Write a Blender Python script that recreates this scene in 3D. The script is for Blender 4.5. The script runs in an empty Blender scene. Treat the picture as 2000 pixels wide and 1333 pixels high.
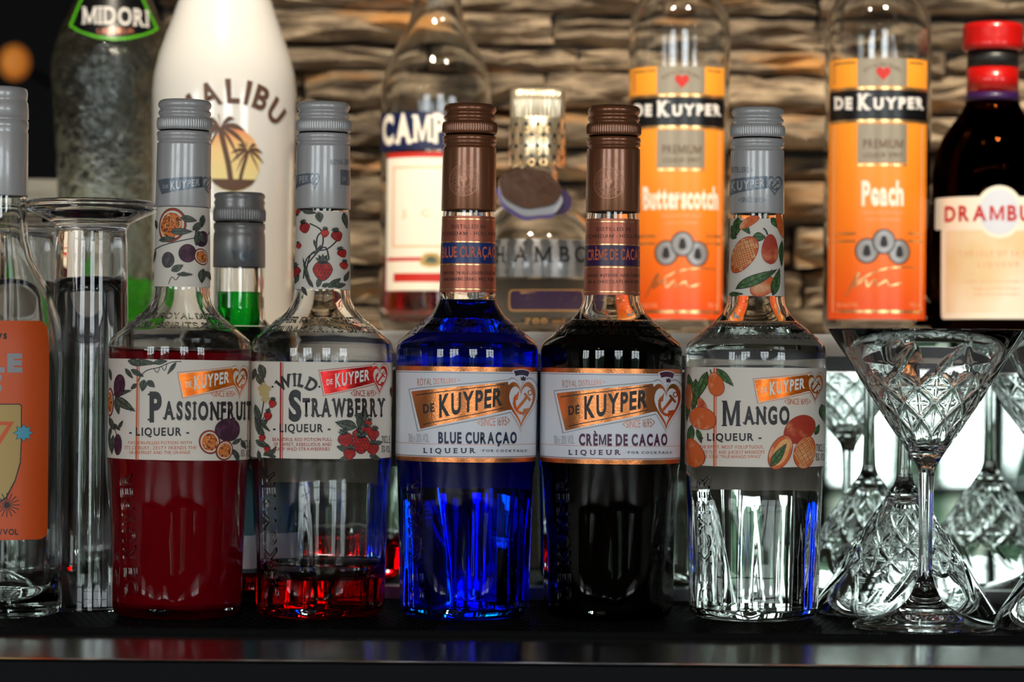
import bpy, bmesh, math, random
from math import sin, cos, pi, radians, asin
from mathutils import Vector, Matrix, noise

# ------------------------------------------------------------------ camera, world, lights, exposure
sc = bpy.context.scene
COL = sc.collection
F = 5400.0            # focal length in pixels of the 2000 px wide frame
HOR = 700.0           # horizon row
CAMZ, CAMY = 0.141, -1.5
ROLL = radians(0.5)
cam_d = bpy.data.cameras.new('camera'); cam = bpy.data.objects.new('camera', cam_d); COL.objects.link(cam)
sc.camera = cam
cam.location = (0, CAMY, CAMZ)
cam.rotation_euler = (Matrix.Rotation(pi/2, 3, 'X') @ Matrix.Rotation(ROLL, 3, 'Z')).to_euler()
cam_d.sensor_width = 36; cam_d.lens = F/2000*36
cam_d.shift_y = (HOR-666.5)/2000; cam_d.shift_x = 0
cam_d.clip_start = 0.05; cam_d.clip_end = 200
cam_d.dof.use_dof = True; cam_d.dof.focus_distance = 1.475; cam_d.dof.aperture_fstop = 8.3

w = bpy.data.worlds.new('world'); sc.world = w; w.use_nodes = True
nt = w.node_tree; nt.nodes.clear()
wo = nt.nodes.new('ShaderNodeOutputWorld'); bg = nt.nodes.new('ShaderNodeBackground')
tc = nt.nodes.new('ShaderNodeTexCoord'); sx = nt.nodes.new('ShaderNodeSeparateXYZ'); cr = nt.nodes.new('ShaderNodeValToRGB')
nt.links.new(tc.outputs['Generated'], sx.inputs[0]); nt.links.new(sx.outputs['Z'], cr.inputs[0])
nt.links.new(cr.outputs[0], bg.inputs[0]); nt.links.new(bg.outputs[0], wo.inputs[0])
cr.color_ramp.elements[0].position = 0.0; cr.color_ramp.elements[0].color = (.62, .68, .70, 1)
cr.color_ramp.elements[1].position = 0.6; cr.color_ramp.elements[1].color = (.88, .95, 1, 1)
bg.inputs[1].default_value = 12.0

WINDOWS = [(-6.2, -4.2), (-2.9, -1.3), (0.35, 1.75), (3.4, 5.4)]
WZ0, WZ1, WY = -0.75, 1.45, -5.5
for (x0, x1) in WINDOWS:                       # daylight portals in the window openings
    l = bpy.data.lights.new('window_portal', 'AREA'); l.shape = 'RECTANGLE'; l.size = x1-x0; l.size_y = WZ1-WZ0
    l.cycles.is_portal = True
    o = bpy.data.objects.new('window_portal', l); COL.objects.link(o)
    o.location = ((x0+x1)/2, WY-0.02, (WZ0+WZ1)/2); o.rotation_euler = (pi/2, 0, 0)
def lamp_area(name, loc, target, size, power, col):
    l = bpy.data.lights.new(name, 'AREA'); l.spread = radians(36); l.size = size; l.energy = power; l.color = col
    o = bpy.data.objects.new(name, l); COL.objects.link(o); o.location = loc
    o.rotation_euler = (Vector(target)-Vector(loc)).to_track_quat('-Z', 'Y').to_euler()
    return o
lamp_area('shelf_downlight', (0.42, -0.42, 1.25), (0.30, 0.58, 0.22), 0.10, 1.0, (1.0, .88, .70))
lamp_area('shelf_downlight', (-0.2, -0.42, 1.25), (-0.06, 0.58, 0.22), 0.10, 1.0, (1.0, .88, .70))
sc.view_settings.view_transform = 'Standard'; sc.view_settings.look = 'None'
sc.view_settings.exposure = 0.22; sc.view_settings.gamma = 1.0; sc.view_settings.use_curve_mapping = False
cy = sc.cycles
cy.max_bounces = 26; cy.transmission_bounces = 24; cy.glossy_bounces = 8; cy.diffuse_bounces = 3
cy.sample_clamp_indirect = 4.0; cy.sample_clamp_direct = 0; cy.blur_glossy = 0.5
cy.caustics_reflective = True; cy.caustics_refractive = True; cy.use_denoising = True

# ------------------------------------------------------------------ materials
def mat(name, col, rough=.5, metal=0, trans=0, ior=1.5, emit=None, estr=0, coat=0, spec=.5, bump=None, mottle=None, aniso=0):
    m = bpy.data.materials.new(name); m.use_nodes = True
    n = m.node_tree; b = n.nodes['Principled BSDF']
    b.inputs['Base Color'].default_value = (*col, 1); b.inputs['Roughness'].default_value = rough
    b.inputs['Metallic'].default_value = metal; b.inputs['Transmission Weight'].default_value = trans
    b.inputs['IOR'].default_value = ior; b.inputs['Coat Weight'].default_value = coat
    b.inputs['Coat Roughness'].default_value = .05; b.inputs['Specular IOR Level'].default_value = spec
    if aniso: b.inputs['Anisotropic'].default_value = aniso
    if emit: b.inputs['Emission Color'].default_value = (*emit, 1); b.inputs['Emission Strength'].default_value = estr
    t = None
    if bump or mottle:
        t = n.nodes.new('ShaderNodeTexCoord')
    if bump:
        sc_, st, dist = bump[:3]; z = n.nodes.new('ShaderNodeTexNoise'); z.inputs['Scale'].default_value = sc_; z.inputs['Detail'].default_value = 4
        bp = n.nodes.new('ShaderNodeBump'); bp.inputs['Strength'].default_value = st; bp.inputs['Distance'].default_value = dist
        if len(bump) > 3:
            mp = n.nodes.new('ShaderNodeMapping'); mp.inputs['Scale'].default_value = bump[3]
            n.links.new(t.outputs['Object'], mp.inputs[0]); n.links.new(mp.outputs[0], z.inputs['Vector'])
        else: n.links.new(t.outputs['Object'], z.inputs['Vector'])
        n.links.new(z.outputs[0], bp.inputs['Height']); n.links.new(bp.outputs[0], b.inputs['Normal'])
    if mottle:
        s2, c2, lo, hi = mottle[:4]
        z = n.nodes.new('ShaderNodeTexNoise'); z.inputs['Scale'].default_value = s2; z.inputs['Detail'].default_value = 5
        if len(mottle) > 4:
            mp = n.nodes.new('ShaderNodeMapping'); mp.inputs['Scale'].default_value = mottle[4]
            n.links.new(t.outputs['Object'], mp.inputs[0]); n.links.new(mp.outputs[0], z.inputs['Vector'])
        else: n.links.new(t.outputs['Object'], z.inputs['Vector'])
        r = n.nodes.new('ShaderNodeValToRGB'); r.color_ramp.elements[0].position = lo; r.color_ramp.elements[1].position = hi
        r.color_ramp.elements[0].color = (*col, 1); r.color_ramp.elements[1].color = (*c2, 1)
        n.links.new(z.outputs[0], r.inputs[0]); n.links.new(r.outputs[0], b.inputs['Base Color'])
    return m
def glass(name, col, ior=1.5, rough=0.0, bump=None):
    m = bpy.data.materials.new(name); m.use_nodes = True; n = m.node_tree; n.nodes.clear()
    o = n.nodes.new('ShaderNodeOutputMaterial'); g = n.nodes.new('ShaderNodeBsdfGlass')
    g.inputs['Color'].default_value = (*col, 1); g.inputs['IOR'].default_value = ior; g.inputs['Roughness'].default_value = rough
    n.links.new(g.outputs[0], o.inputs[0])
    if bump:
        t = n.nodes.new('ShaderNodeTexCoord'); z = n.nodes.new('ShaderNodeTexNoise'); mp = n.nodes.new('ShaderNodeMapping')
        mp.inputs['Scale'].default_value = bump[3] if len(bump) > 3 else (1, 1, 1)
        z.inputs['Scale'].default_value = bump[0]; z.inputs['Detail'].default_value = 3
        bp = n.nodes.new('ShaderNodeBump'); bp.inputs['Strength'].default_value = bump[1]; bp.inputs['Distance'].default_value = bump[2]
        n.links.new(t.outputs['Object'], mp.inputs[0]); n.links.new(mp.outputs[0], z.inputs['Vector'])
        n.links.new(z.outputs[0], bp.inputs['Height']); n.links.new(bp.outputs[0], g.inputs['Normal'])
    return m
def srgb(r, g, b):
    f = lambda c: ((c/255+.055)/1.055)**2.4 if c > 10 else c/255/12.92
    return (f(r), f(g), f(b))
M = {}
M['glass'] = glass('clear_glass', (.985, .99, .985), bump=(14, .5, .0012, (1, 1, .35)))
M['crystal'] = glass('cut_crystal', (.99, .99, .99), 1.52)
M['midglass'] = glass('pebbled_glass', (.97, .985, .955), 1.5, 0.02, bump=(90, 1.0, .004))
M['blue'] = glass('blue_liqueur', (.0, .15, .88), .907)
M['red'] = glass('red_liqueur', (.72, .004, .008), .907)
M['clear'] = glass('clear_liqueur', (.99, .995, .99), .907)
M['clearb'] = glass('clear_spirit', (.99, .995, .99), 1.36)
M['cacao'] = mat('cocoa_liqueur', (.0012, .0006, .0005), .9, spec=0)
M['passion'] = mat('passionfruit_liqueur', srgb(140, 2, 18), .9, spec=0)
M['bitter'] = glass('red_bitter', (.75, .03, .01), 1.36)
M['green'] = glass('green_liqueur', (.01, .60, .12), 1.36)
M['melon'] = glass('melon_liqueur', (.22, .96, .05), 1.36, .35)
M['darkgreen'] = mat('dark_green_liqueur', (.001, .012, .004), .05)
M['berry'] = mat('blackberry_liqueur', (.004, .001, .002), .12, spec=.3)
M['amberdark'] = glass('dark_brown_glass', (.10, .03, .008), 1.5)
M['paper'] = mat('label_paper', srgb(225, 216, 204), .6)
M['white'] = mat('white_label', srgb(222, 224, 232), .4)
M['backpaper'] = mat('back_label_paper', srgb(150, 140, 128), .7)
M['silver'] = mat('silver_grey_cap', srgb(180, 178, 178), .32, .15, coat=.4)
M['silver2'] = mat('dull_silver_cap', srgb(160, 158, 158), .35, .45)
M['copper'] = mat('copper_brown_cap', srgb(134, 84, 56), .3, .5, coat=.35)
M['foil'] = mat('copper_foil', srgb(214, 132, 78), .27, .85, bump=(900, .25, .0004))
M['neckcopper'] = mat('rose_copper_paper', srgb(176, 100, 78), .35, .55)
M['gold'] = mat('gold_line', srgb(236, 190, 130), .25, .9)
M['goldcap'] = mat('gold_metal', srgb(240, 222, 190), .28, .85)
M['ink'] = mat('black_ink', srgb(26, 24, 27), .5, mottle=(600, srgb(52, 48, 52), .4, .75))
M['navy'] = mat('navy_ink', srgb(22, 30, 70), .45)
M['royal'] = mat('deep_blue_band', srgb(6, 44, 112), .35)
M['plum'] = mat('purple_ink', srgb(78, 20, 62), .45)
M['plumband'] = mat('purple_band', srgb(52, 22, 74), .35)
M['orangeink'] = mat('orange_ink', srgb(214, 104, 60), .5)
M['redink'] = mat('red_ink', srgb(176, 44, 36), .5)
M['copperink'] = mat('copper_ink', srgb(206, 128, 96), .35, .4)
M['greyink'] = mat('grey_ink', srgb(150, 152, 156), .5)
M['greydark'] = mat('capsule_grey_print', srgb(108, 118, 128), .3, .3)
M['copperlight'] = mat('capsule_light_print', srgb(196, 134, 104), .4, .4)
M['orangefoil'] = mat('orange_foil', srgb(235, 108, 20), .3, .65, mottle=(260, srgb(250, 150, 50), .45, .75, (1, 1, 4)))
M['redfoil'] = mat('red_foil', srgb(200, 18, 22), .3, .6, mottle=(260, srgb(240, 60, 50), .45, .75, (1, 1, 4)))
M['white_ink'] = mat('white_ink', srgb(236, 230, 224), .5)
M['leaf'] = mat('grey_green_print', srgb(66, 78, 66), .6, mottle=(420, srgb(110, 118, 100), .4, .7))
M['leafgreen'] = mat('green_leaf_print', srgb(46, 92, 34), .6, mottle=(420, srgb(110, 150, 80), .45, .75))
M['purple'] = mat('purple_fruit_print', srgb(60, 22, 46), .6, mottle=(260, srgb(112, 62, 88), .45, .8))
M['greyfruit'] = mat('grey_fruit_print', srgb(66, 62, 64), .6, mottle=(260, srgb(130, 120, 118), .45, .8))
M['rind'] = mat('rind_print', srgb(160, 60, 36), .6)
M['pulp'] = mat('pulp_print', srgb(222, 120, 46), .6, mottle=(700, srgb(110, 44, 20), .5, .6))
M['straw'] = mat('strawberry_print', srgb(172, 24, 24), .6, mottle=(300, srgb(214, 70, 50), .5, .8))
M['mango'] = mat('mango_print', srgb(214, 96, 34), .6, mottle=(120, srgb(232, 176, 130), .5, .7))
M['mangored'] = mat('ripe_mango_print', srgb(176, 52, 28), .6, mottle=(110, srgb(232, 140, 90), .5, .72))
M['mangoflesh'] = mat('mango_flesh_print', srgb(236, 176, 110), .6, mottle=(200, srgb(228, 130, 60), .5, .8))
M['petal'] = mat('petal_print', srgb(196, 176, 120), .6)
M['malibu'] = mat('white_ceramic_glass', srgb(236, 231, 224), .18, coat=.5)
M['brownink'] = mat('brown_ink', srgb(96, 66, 48), .5)
M['sunset'] = mat('sunset_print', srgb(240, 214, 150), .5)
def gradient(m, c0, c1, z0, z1, mid=None):
    n = m.node_tree; b = n.nodes['Principled BSDF']; t = n.nodes.new('ShaderNodeTexCoord'); s = n.nodes.new('ShaderNodeSeparateXYZ')
    mr = n.nodes.new('ShaderNodeMapRange'); mr.inputs[1].default_value = z0; mr.inputs[2].default_value = z1
    r = n.nodes.new('ShaderNodeValToRGB'); r.color_ramp.elements[0].color = (*c0, 1); r.color_ramp.elements[1].color = (*c1, 1)
    if mid:
        e = r.color_ramp.elements.new(mid[0]); e.color = (*mid[1], 1)
    n.links.new(t.outputs['Object'], s.inputs[0]); n.links.new(s.outputs['Z'], mr.inputs[0]); n.links.new(mr.outputs[0], r.inputs[0])
    n.links.new(r.outputs[0], b.inputs['Base Color'])
M['black'] = mat('black_print', srgb(14, 14, 16), .3)
M['greenedge'] = mat('bright_green_print', srgb(90, 190, 30), .4)
M['orangelabel'] = mat('orange_label', srgb(214, 84, 22), .45)
M['midcream'] = mat('tan_print', srgb(186, 156, 92), .5)
M['skyblue'] = mat('sky_blue_print', srgb(84, 164, 190), .5)
M['peach'] = mat('orange_gradient_label', srgb(240, 130, 40), .35)
M['butter'] = mat('orange_butterscotch_label', srgb(244, 134, 34), .35)
M['taupe'] = mat('taupe_block', srgb(150, 138, 118), .35, .3)
M['cream'] = mat('cream_label', srgb(252, 240, 220), .5)
M['tan'] = mat('tan_label_field', srgb(238, 208, 160), .5, mottle=(14, srgb(250, 236, 212), .4, .6))
M['redcap'] = mat('red_cap', srgb(190, 14, 10), .3, .1, coat=.5)
M['camplabel'] = mat('ivory_label', srgb(246, 236, 220), .5)
M['campred'] = mat('crimson_ink', srgb(196, 40, 30), .5)
M['pinkline'] = mat('pale_orange_ink', srgb(236, 176, 130), .5)
M['teal'] = mat('teal_label', srgb(0, 84, 96), .5)
M['sealbrown'] = mat('brown_wax', srgb(74, 42, 14), .35, .2, bump=(60, .8, .002))
M['lilac'] = mat('lilac_ribbon', srgb(128, 112, 190), .5)
M['steel'] = mat('brushed_steel', (.85, .85, .85), .17, 1.0, bump=(30, .06, .0004, (.6, 30, 30)))
M['rubber'] = mat('black_rubber', (.003, .003, .003), .7, spec=.06, bump=(700, .8, .0008))
M['blackpaint'] = mat('black_counter_face', (.003, .0034, .004), .6, spec=.12, bump=(30, .3, .002))
M['counter'] = mat('dark_stone_counter', (.03, .032, .03), .25)
M['shelfwood'] = mat('pale_shelf_board', srgb(250, 240, 224), .3, mottle=(10, srgb(232, 214, 190), .45, .7, (1, 1, 26)))
M['shelfgrey'] = mat('grey_shelf_lip', srgb(84, 84, 88), .35, .2)
M['mirror'] = mat('mirror_glass', (.66, .74, .68), .012, 1.0, mottle=(5, (.50, .60, .53), .35, .7, (1, 1, 40)))
M['chrome'] = mat('bright_trim', (.85, .82, .76), .15, 1.0)
M['walldark'] = mat('dark_wall', (.02, .018, .017), .8)
M['roomwall'] = mat('room_wall', (.24, .23, .21), .8)
M['floorm'] = mat('room_floor', (.14, .11, .09), .5)
M['ceilm'] = mat('room_ceiling', (.28, .26, .24), .9)
M['partition'] = mat('grey_partition', srgb(168, 164, 152), .8, mottle=(12, srgb(128, 124, 114), .4, .7, (1, 1, 8)))
M['hedge'] = mat('hedge_leaves', srgb(62, 78, 62), .9, spec=.1, mottle=(3, srgb(22, 36, 28), .4, .6))
M['terrace'] = mat('terrace_gravel', srgb(74, 76, 68), .95, spec=0)
M['bulb'] = mat('warm_bulb', (1, .7, .4), .4, emit=(1, .62, .34), estr=90)
M['bokeh'] = mat('orange_lamp', (1, .5, .1), .4, emit=(1, .26, .03), estr=.30)
M['plastic'] = mat('black_plastic', (.01, .01, .01), .4)
def stone_material():
    m = bpy.data.materials.new('ledge_stone'); m.use_nodes = True; n = m.node_tree; b = n.nodes['Principled BSDF']
    t = n.nodes.new('ShaderNodeTexCoord'); mp = n.nodes.new('ShaderNodeMapping'); mp.inputs['Scale'].default_value = (.8, 1, 4.6)
    g = n.nodes.new('ShaderNodeNewGeometry')
    z = n.nodes.new('ShaderNodeTexNoise'); z.inputs['Scale'].default_value = 22; z.inputs['Detail'].default_value = 8; z.inputs['Roughness'].default_value = .72
    r = n.nodes.new('ShaderNodeValToRGB')
    r.color_ramp.elements[0].position = .30; r.color_ramp.elements[0].color = (*srgb(62, 54, 48), 1)
    r.color_ramp.elements[1].position = .74; r.color_ramp.elements[1].color = (*srgb(200, 184, 160), 1)
    e = r.color_ramp.elements.new(.46); e.color = (*srgb(122, 104, 84), 1)
    e = r.color_ramp.elements.new(.57); e.color = (*srgb(172, 150, 122), 1)
    z3 = n.nodes.new('ShaderNodeTexNoise'); z3.inputs['Scale'].default_value = 9; z3.inputs['Detail'].default_value = 3
    r3 = n.nodes.new('ShaderNodeValToRGB'); r3.color_ramp.elements[0].position = .58; r3.color_ramp.elements[0].color = (0, 0, 0, 1); r3.color_ramp.elements[1].position = .70
    mix2 = n.nodes.new('ShaderNodeMixRGB'); mix2.inputs[2].default_value = (*srgb(196, 138, 74), 1)
    oi = n.nodes.new('ShaderNodeObjectInfo'); mr = n.nodes.new('ShaderNodeMapRange'); mr.inputs[3].default_value = .50; mr.inputs[4].default_value = 1.05
    mx = n.nodes.new('ShaderNodeMixRGB'); mx.blend_type = 'MULTIPLY'; mx.inputs[0].default_value = 1
    L = n.links
    L.new(g.outputs['Position'], mp.inputs[0]); L.new(mp.outputs[0], z.inputs['Vector']); L.new(z.outputs[0], r.inputs[0])
    L.new(mp.outputs[0], z3.inputs['Vector']); L.new(z3.outputs[0], r3.inputs[0]); L.new(r3.outputs[0], mix2.inputs[0]); L.new(r.outputs[0], mix2.inputs[1])
    L.new(oi.outputs['Random'], mr.inputs[0]); L.new(mix2.outputs[0], mx.inputs[1]); L.new(mr.outputs[0], mx.inputs[2])
    L.new(mx.outputs[0], b.inputs['Base Color']); b.inputs['Roughness'].default_value = .85
    z2 = n.nodes.new('ShaderNodeTexNoise'); z2.inputs['Scale'].default_value = 32; z2.inputs['Detail'].default_value = 7
    bp = n.nodes.new('ShaderNodeBump'); bp.inputs['Strength'].default_value = 1; bp.inputs['Distance'].default_value = .012
    L.new(mp.outputs[0], z2.inputs['Vector']); L.new(z2.outputs[0], bp.inputs['Height']); L.new(bp.outputs[0], b.inputs['Normal'])
    return m
M['stone'] = stone_material()

# ------------------------------------------------------------------ helpers
def P(px, py, D):
    """photo pixel at distance D from the camera -> world point"""
    c, s = cos(ROLL), sin(ROLL); dx, dy = px-1000, py-666.5
    ux = dx*c+dy*s; uy = -dx*s+dy*c
    return Vector((ux*D/F, CAMY+D, CAMZ-(uy+666.5-HOR)*D/F))
def link(name, bm, mats, parent=None, smooth=True):
    me = bpy.data.meshes.new(name); bm.to_mesh(me); bm.free()
    if not isinstance(mats, (list, tuple)): mats = [mats]
    for m in mats: me.materials.append(m)
    if smooth:
        for p in me.polygons: p.use_smooth = True
        if smooth == 'auto': me.set_sharp_from_angle(angle=radians(38))
    o = bpy.data.objects.new(name, me); COL.objects.link(o)
    if parent: o.parent = parent
    return o
def tag(o, label=None, cat=None, group=None, kind=None):
    if label: o['label'] = label
    if cat: o['category'] = cat
    if group: o['group'] = group
    if kind: o['kind'] = kind
    return o
def empty(name, loc):
    o = bpy.data.objects.new(name, None); COL.objects.link(o); o.location = loc; o.empty_display_size = .02
    return o
def lathe(prof, n=72, closed=False, rmod=None, bm=None, caps=True, off=(0, 0)):
    """prof: (r,z) from start to end; r==0 gives a pole"""
    bm = bm or bmesh.new(); rings = []
    for (r, z) in prof:
        if r < 1e-6: rings.append([bm.verts.new((off[0], off[1], z))]); continue
        ring = []
        for i in range(n):
            a = 2*pi*i/n; rr = rmod(r, z, a) if rmod else r
            ring.append(bm.verts.new((off[0]+rr*sin(a), off[1]-rr*cos(a), z)))
        rings.append(ring)
    seq = list(zip(rings, rings[1:]))
    if closed: seq.append((rings[-1], rings[0]))
    for A, B in seq:
        for i in range(n):
            j = (i+1) % n
            if len(A) == 1 and len(B) == 1: break
            if len(A) == 1: bm.faces.new((A[0], B[j], B[i]))
            elif len(B) == 1: bm.faces.new((A[i], A[j], B[0]))
            else: bm.faces.new((A[i], A[j], B[j], B[i]))
    bmesh.ops.recalc_face_normals(bm, faces=bm.faces)
    return bm
def smooth_prof(pts, k=3):
    """Catmull-Rom through the profile points"""
    out = []
    for i in range(len(pts)-1):
        p0 = pts[max(i-1, 0)]; p1 = pts[i]; p2 = pts[i+1]; p3 = pts[min(i+2, len(pts)-1)]
        for j in range(k):
            t = j/k
            out.append(tuple(.5*((2*p1[c])+(-p0[c]+p2[c])*t+(2*p0[c]-5*p1[c]+4*p2[c]-p3[c])*t*t+(-p0[c]+3*p1[c]-3*p2[c]+p3[c])*t**3) for c in (0, 1)))
    out.append(tuple(pts[-1]))
    return [(max(r, 0), z) for r, z in out]
def box(bm, x0, x1, y0, y1, z0, z1):
    v = [bm.verts.new(p) for p in ((x0,y0,z0),(x1,y0,z0),(x1,y1,z0),(x0,y1,z0),(x0,y0,z1),(x1,y0,z1),(x1,y1,z1),(x0,y1,z1))]
    for f in ((0,3,2,1),(4,5,6,7),(0,1,5,4),(1,2,6,5),(2,3,7,6),(3,0,4,7)): bm.faces.new([v[i] for i in f])
    return bm
def boxo(name, m, x0, x1, y0, y1, z0, z1, parent=None, bevel=0):
    bm = box(bmesh.new(), x0, x1, y0, y1, z0, z1)
    if bevel: bmesh.ops.bevel(bm, geom=bm.edges[:], offset=bevel, segments=2, affect='EDGES')
    return link(name, bm, m, parent, smooth=False)
def interp(prof):
    """radius as a function of height, prof sorted by z"""
    pr = sorted(((z, r) for r, z in prof))
    def f(z):
        if z <= pr[0][0]: return pr[0][1]
        for (za, ra), (zb, rb) in zip(pr, pr[1:]):
            if z <= zb: return ra+(rb-ra)*((z-za)/(zb-za) if zb > za else 0)
        return pr[-1][1]
    return f

# ---- glyphs
_gc = {}
CAPH = 1.0
def glyph(ch, bold):
    k = (ch, bold)
    if k in _gc: return _gc[k]
    if ch == 'M':                                  # drawn by hand: the emboldened outline would fill in
        H, t, W = CAPH, .10+bold*1.3, .80; q = t*1.25
        v = [(0, 0), (t, 0), (t, H*.66), (W/2-q*.30, 0.02), (W/2+q*.30, 0.02), (W-t, H*.66), (W-t, 0), (W, 0), (W, H), (W-t*1.15, H), (W/2, H*.30), (t*1.15, H), (0, H)]
        _gc[k] = (v, [(0, 1, 2, 11, 12), (2, 3, 4, 10, 11), (4, 5, 9, 10), (5, 6, 7, 8, 9)], W); return _gc[k]
    c = bpy.data.curves.new('g', 'FONT'); c.body = ch; c.offset = bold; c.resolution_u = 4; c.size = 1
    o = bpy.data.objects.new('g', c); me = bpy.data.meshes.new_from_object(o)
    v = [(p.co.x, p.co.y) for p in me.vertices]; f = [tuple(p.vertices) for p in me.polygons]
    bpy.data.objects.remove(o); bpy.data.curves.remove(c); bpy.data.meshes.remove(me)
    if v:
        x0 = min(p[0] for p in v); x1 = max(p[0] for p in v); v = [(a-x0, b) for a, b in v]; wd = x1-x0
    else: wd = .28
    _gc[k] = (v, f, wd); return _gc[k]
CAPH = max(v[1] for v in glyph('H', 0.0)[0])
LS = 'BDEFHIKLMNPR'; RS = 'HMNU'
def word(text, bold=0.02, gap=.09, serif=0.0, sw=.13, e=.075):
    """flat glyph mesh, u in 0..1 over the width, v = 0 baseline .. 1 cap height"""
    V, Fs, x = [], [], 0.0
    for ch in text:
        if ch == ' ': x += .30; continue
        v, f, wd = glyph(ch, bold); b0 = len(V)
        V += [(a+x, b/CAPH) for a, b in v]; Fs += [tuple(i+b0 for i in ff) for ff in f]
        if serif:
            bars = []; h = serif*1.0
            st = sw
            if ch in LS: bars += [(x-e, x+st+e*.8, 0, h), (x-e, x+st*.7, 1-h, 1)]
            if ch in 'IHKRMN': bars += [(x+wd-st-e*.6, x+wd+e, 0, h)]
            if ch in 'HUMNKI': bars += [(x+wd-st-e*.8, x+wd+e, 1-h, 1)]
            if ch == 'U': bars += [(x-e, x+st+e*.8, 1-h, 1)]
            if ch in 'PF': bars += []
            if ch == 'A': bars += [(x-e, x+st+e*.3, 0, h), (x+wd-st-e*.3, x+wd+e, 0, h)]
            if ch in 'VWY': bars += [(x-e, x+st+e*.5, 1-h, 1), (x+wd-st-e*.5, x+wd+e, 1-h, 1)]
            if ch in 'TY': bars += [(x+wd/2-st/2-e, x+wd/2+st/2+e, 0, h)]
            if ch in 'TEFL':
                if ch in 'TEF': bars += [(x+wd-.05, x+wd, .80, 1)]
                if ch in 'T': bars += [(x, x+.05, .80, 1)]
                if ch in 'EL': bars += [(x+wd-.05, x+wd, 0, .2)]
            for (a, b, c, d) in bars:
                q = len(V); V += [(a, c), (b, c), (b, d), (a, d)]; Fs.append((q, q+1, q+2, q+3))
            x += .05
        x += wd+gap
        if serif: x += .03
    x0 = min(a for a, b in V); x1 = max(a for a, b in V)
    return [((a-x0)/(x1-x0), b) for a, b in V], Fs

LEAN = {}
class Surf:
    """surface of revolution seen in the photograph: maps photo pixels to (arc, height) on it and those back to points"""
    def __init__(s, root, D, rf):
        s.tilt = LEAN.get(root.name, 0.0)
        s.root, s.D, s.rf = root, D, rf; s.X0 = root.location.x; s.Y0 = root.location.y; s.Z0 = root.location.z
        s.R = rf(.1)
    def to(s, px, py):
        th = 0; d = s.D-s.R
        for _ in range(6):
            p = P(px, py, d); dx_, dz_ = p.x-s.X0, p.z-s.Z0
            x = dx_*cos(s.tilt)-dz_*sin(s.tilt); z = dx_*sin(s.tilt)+dz_*cos(s.tilt); r = s.rf(z)
            q = max(-.9995, min(.9995, x/r)); th = asin(q); d = s.D-r*cos(th)
        return (th*s.R, z)
    def xyz(s, a, z, off):
        th = a/s.R; r = s.rf(z)+off
        return (r*sin(th), -r*cos(th), z)
LAY = 0.00004
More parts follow.
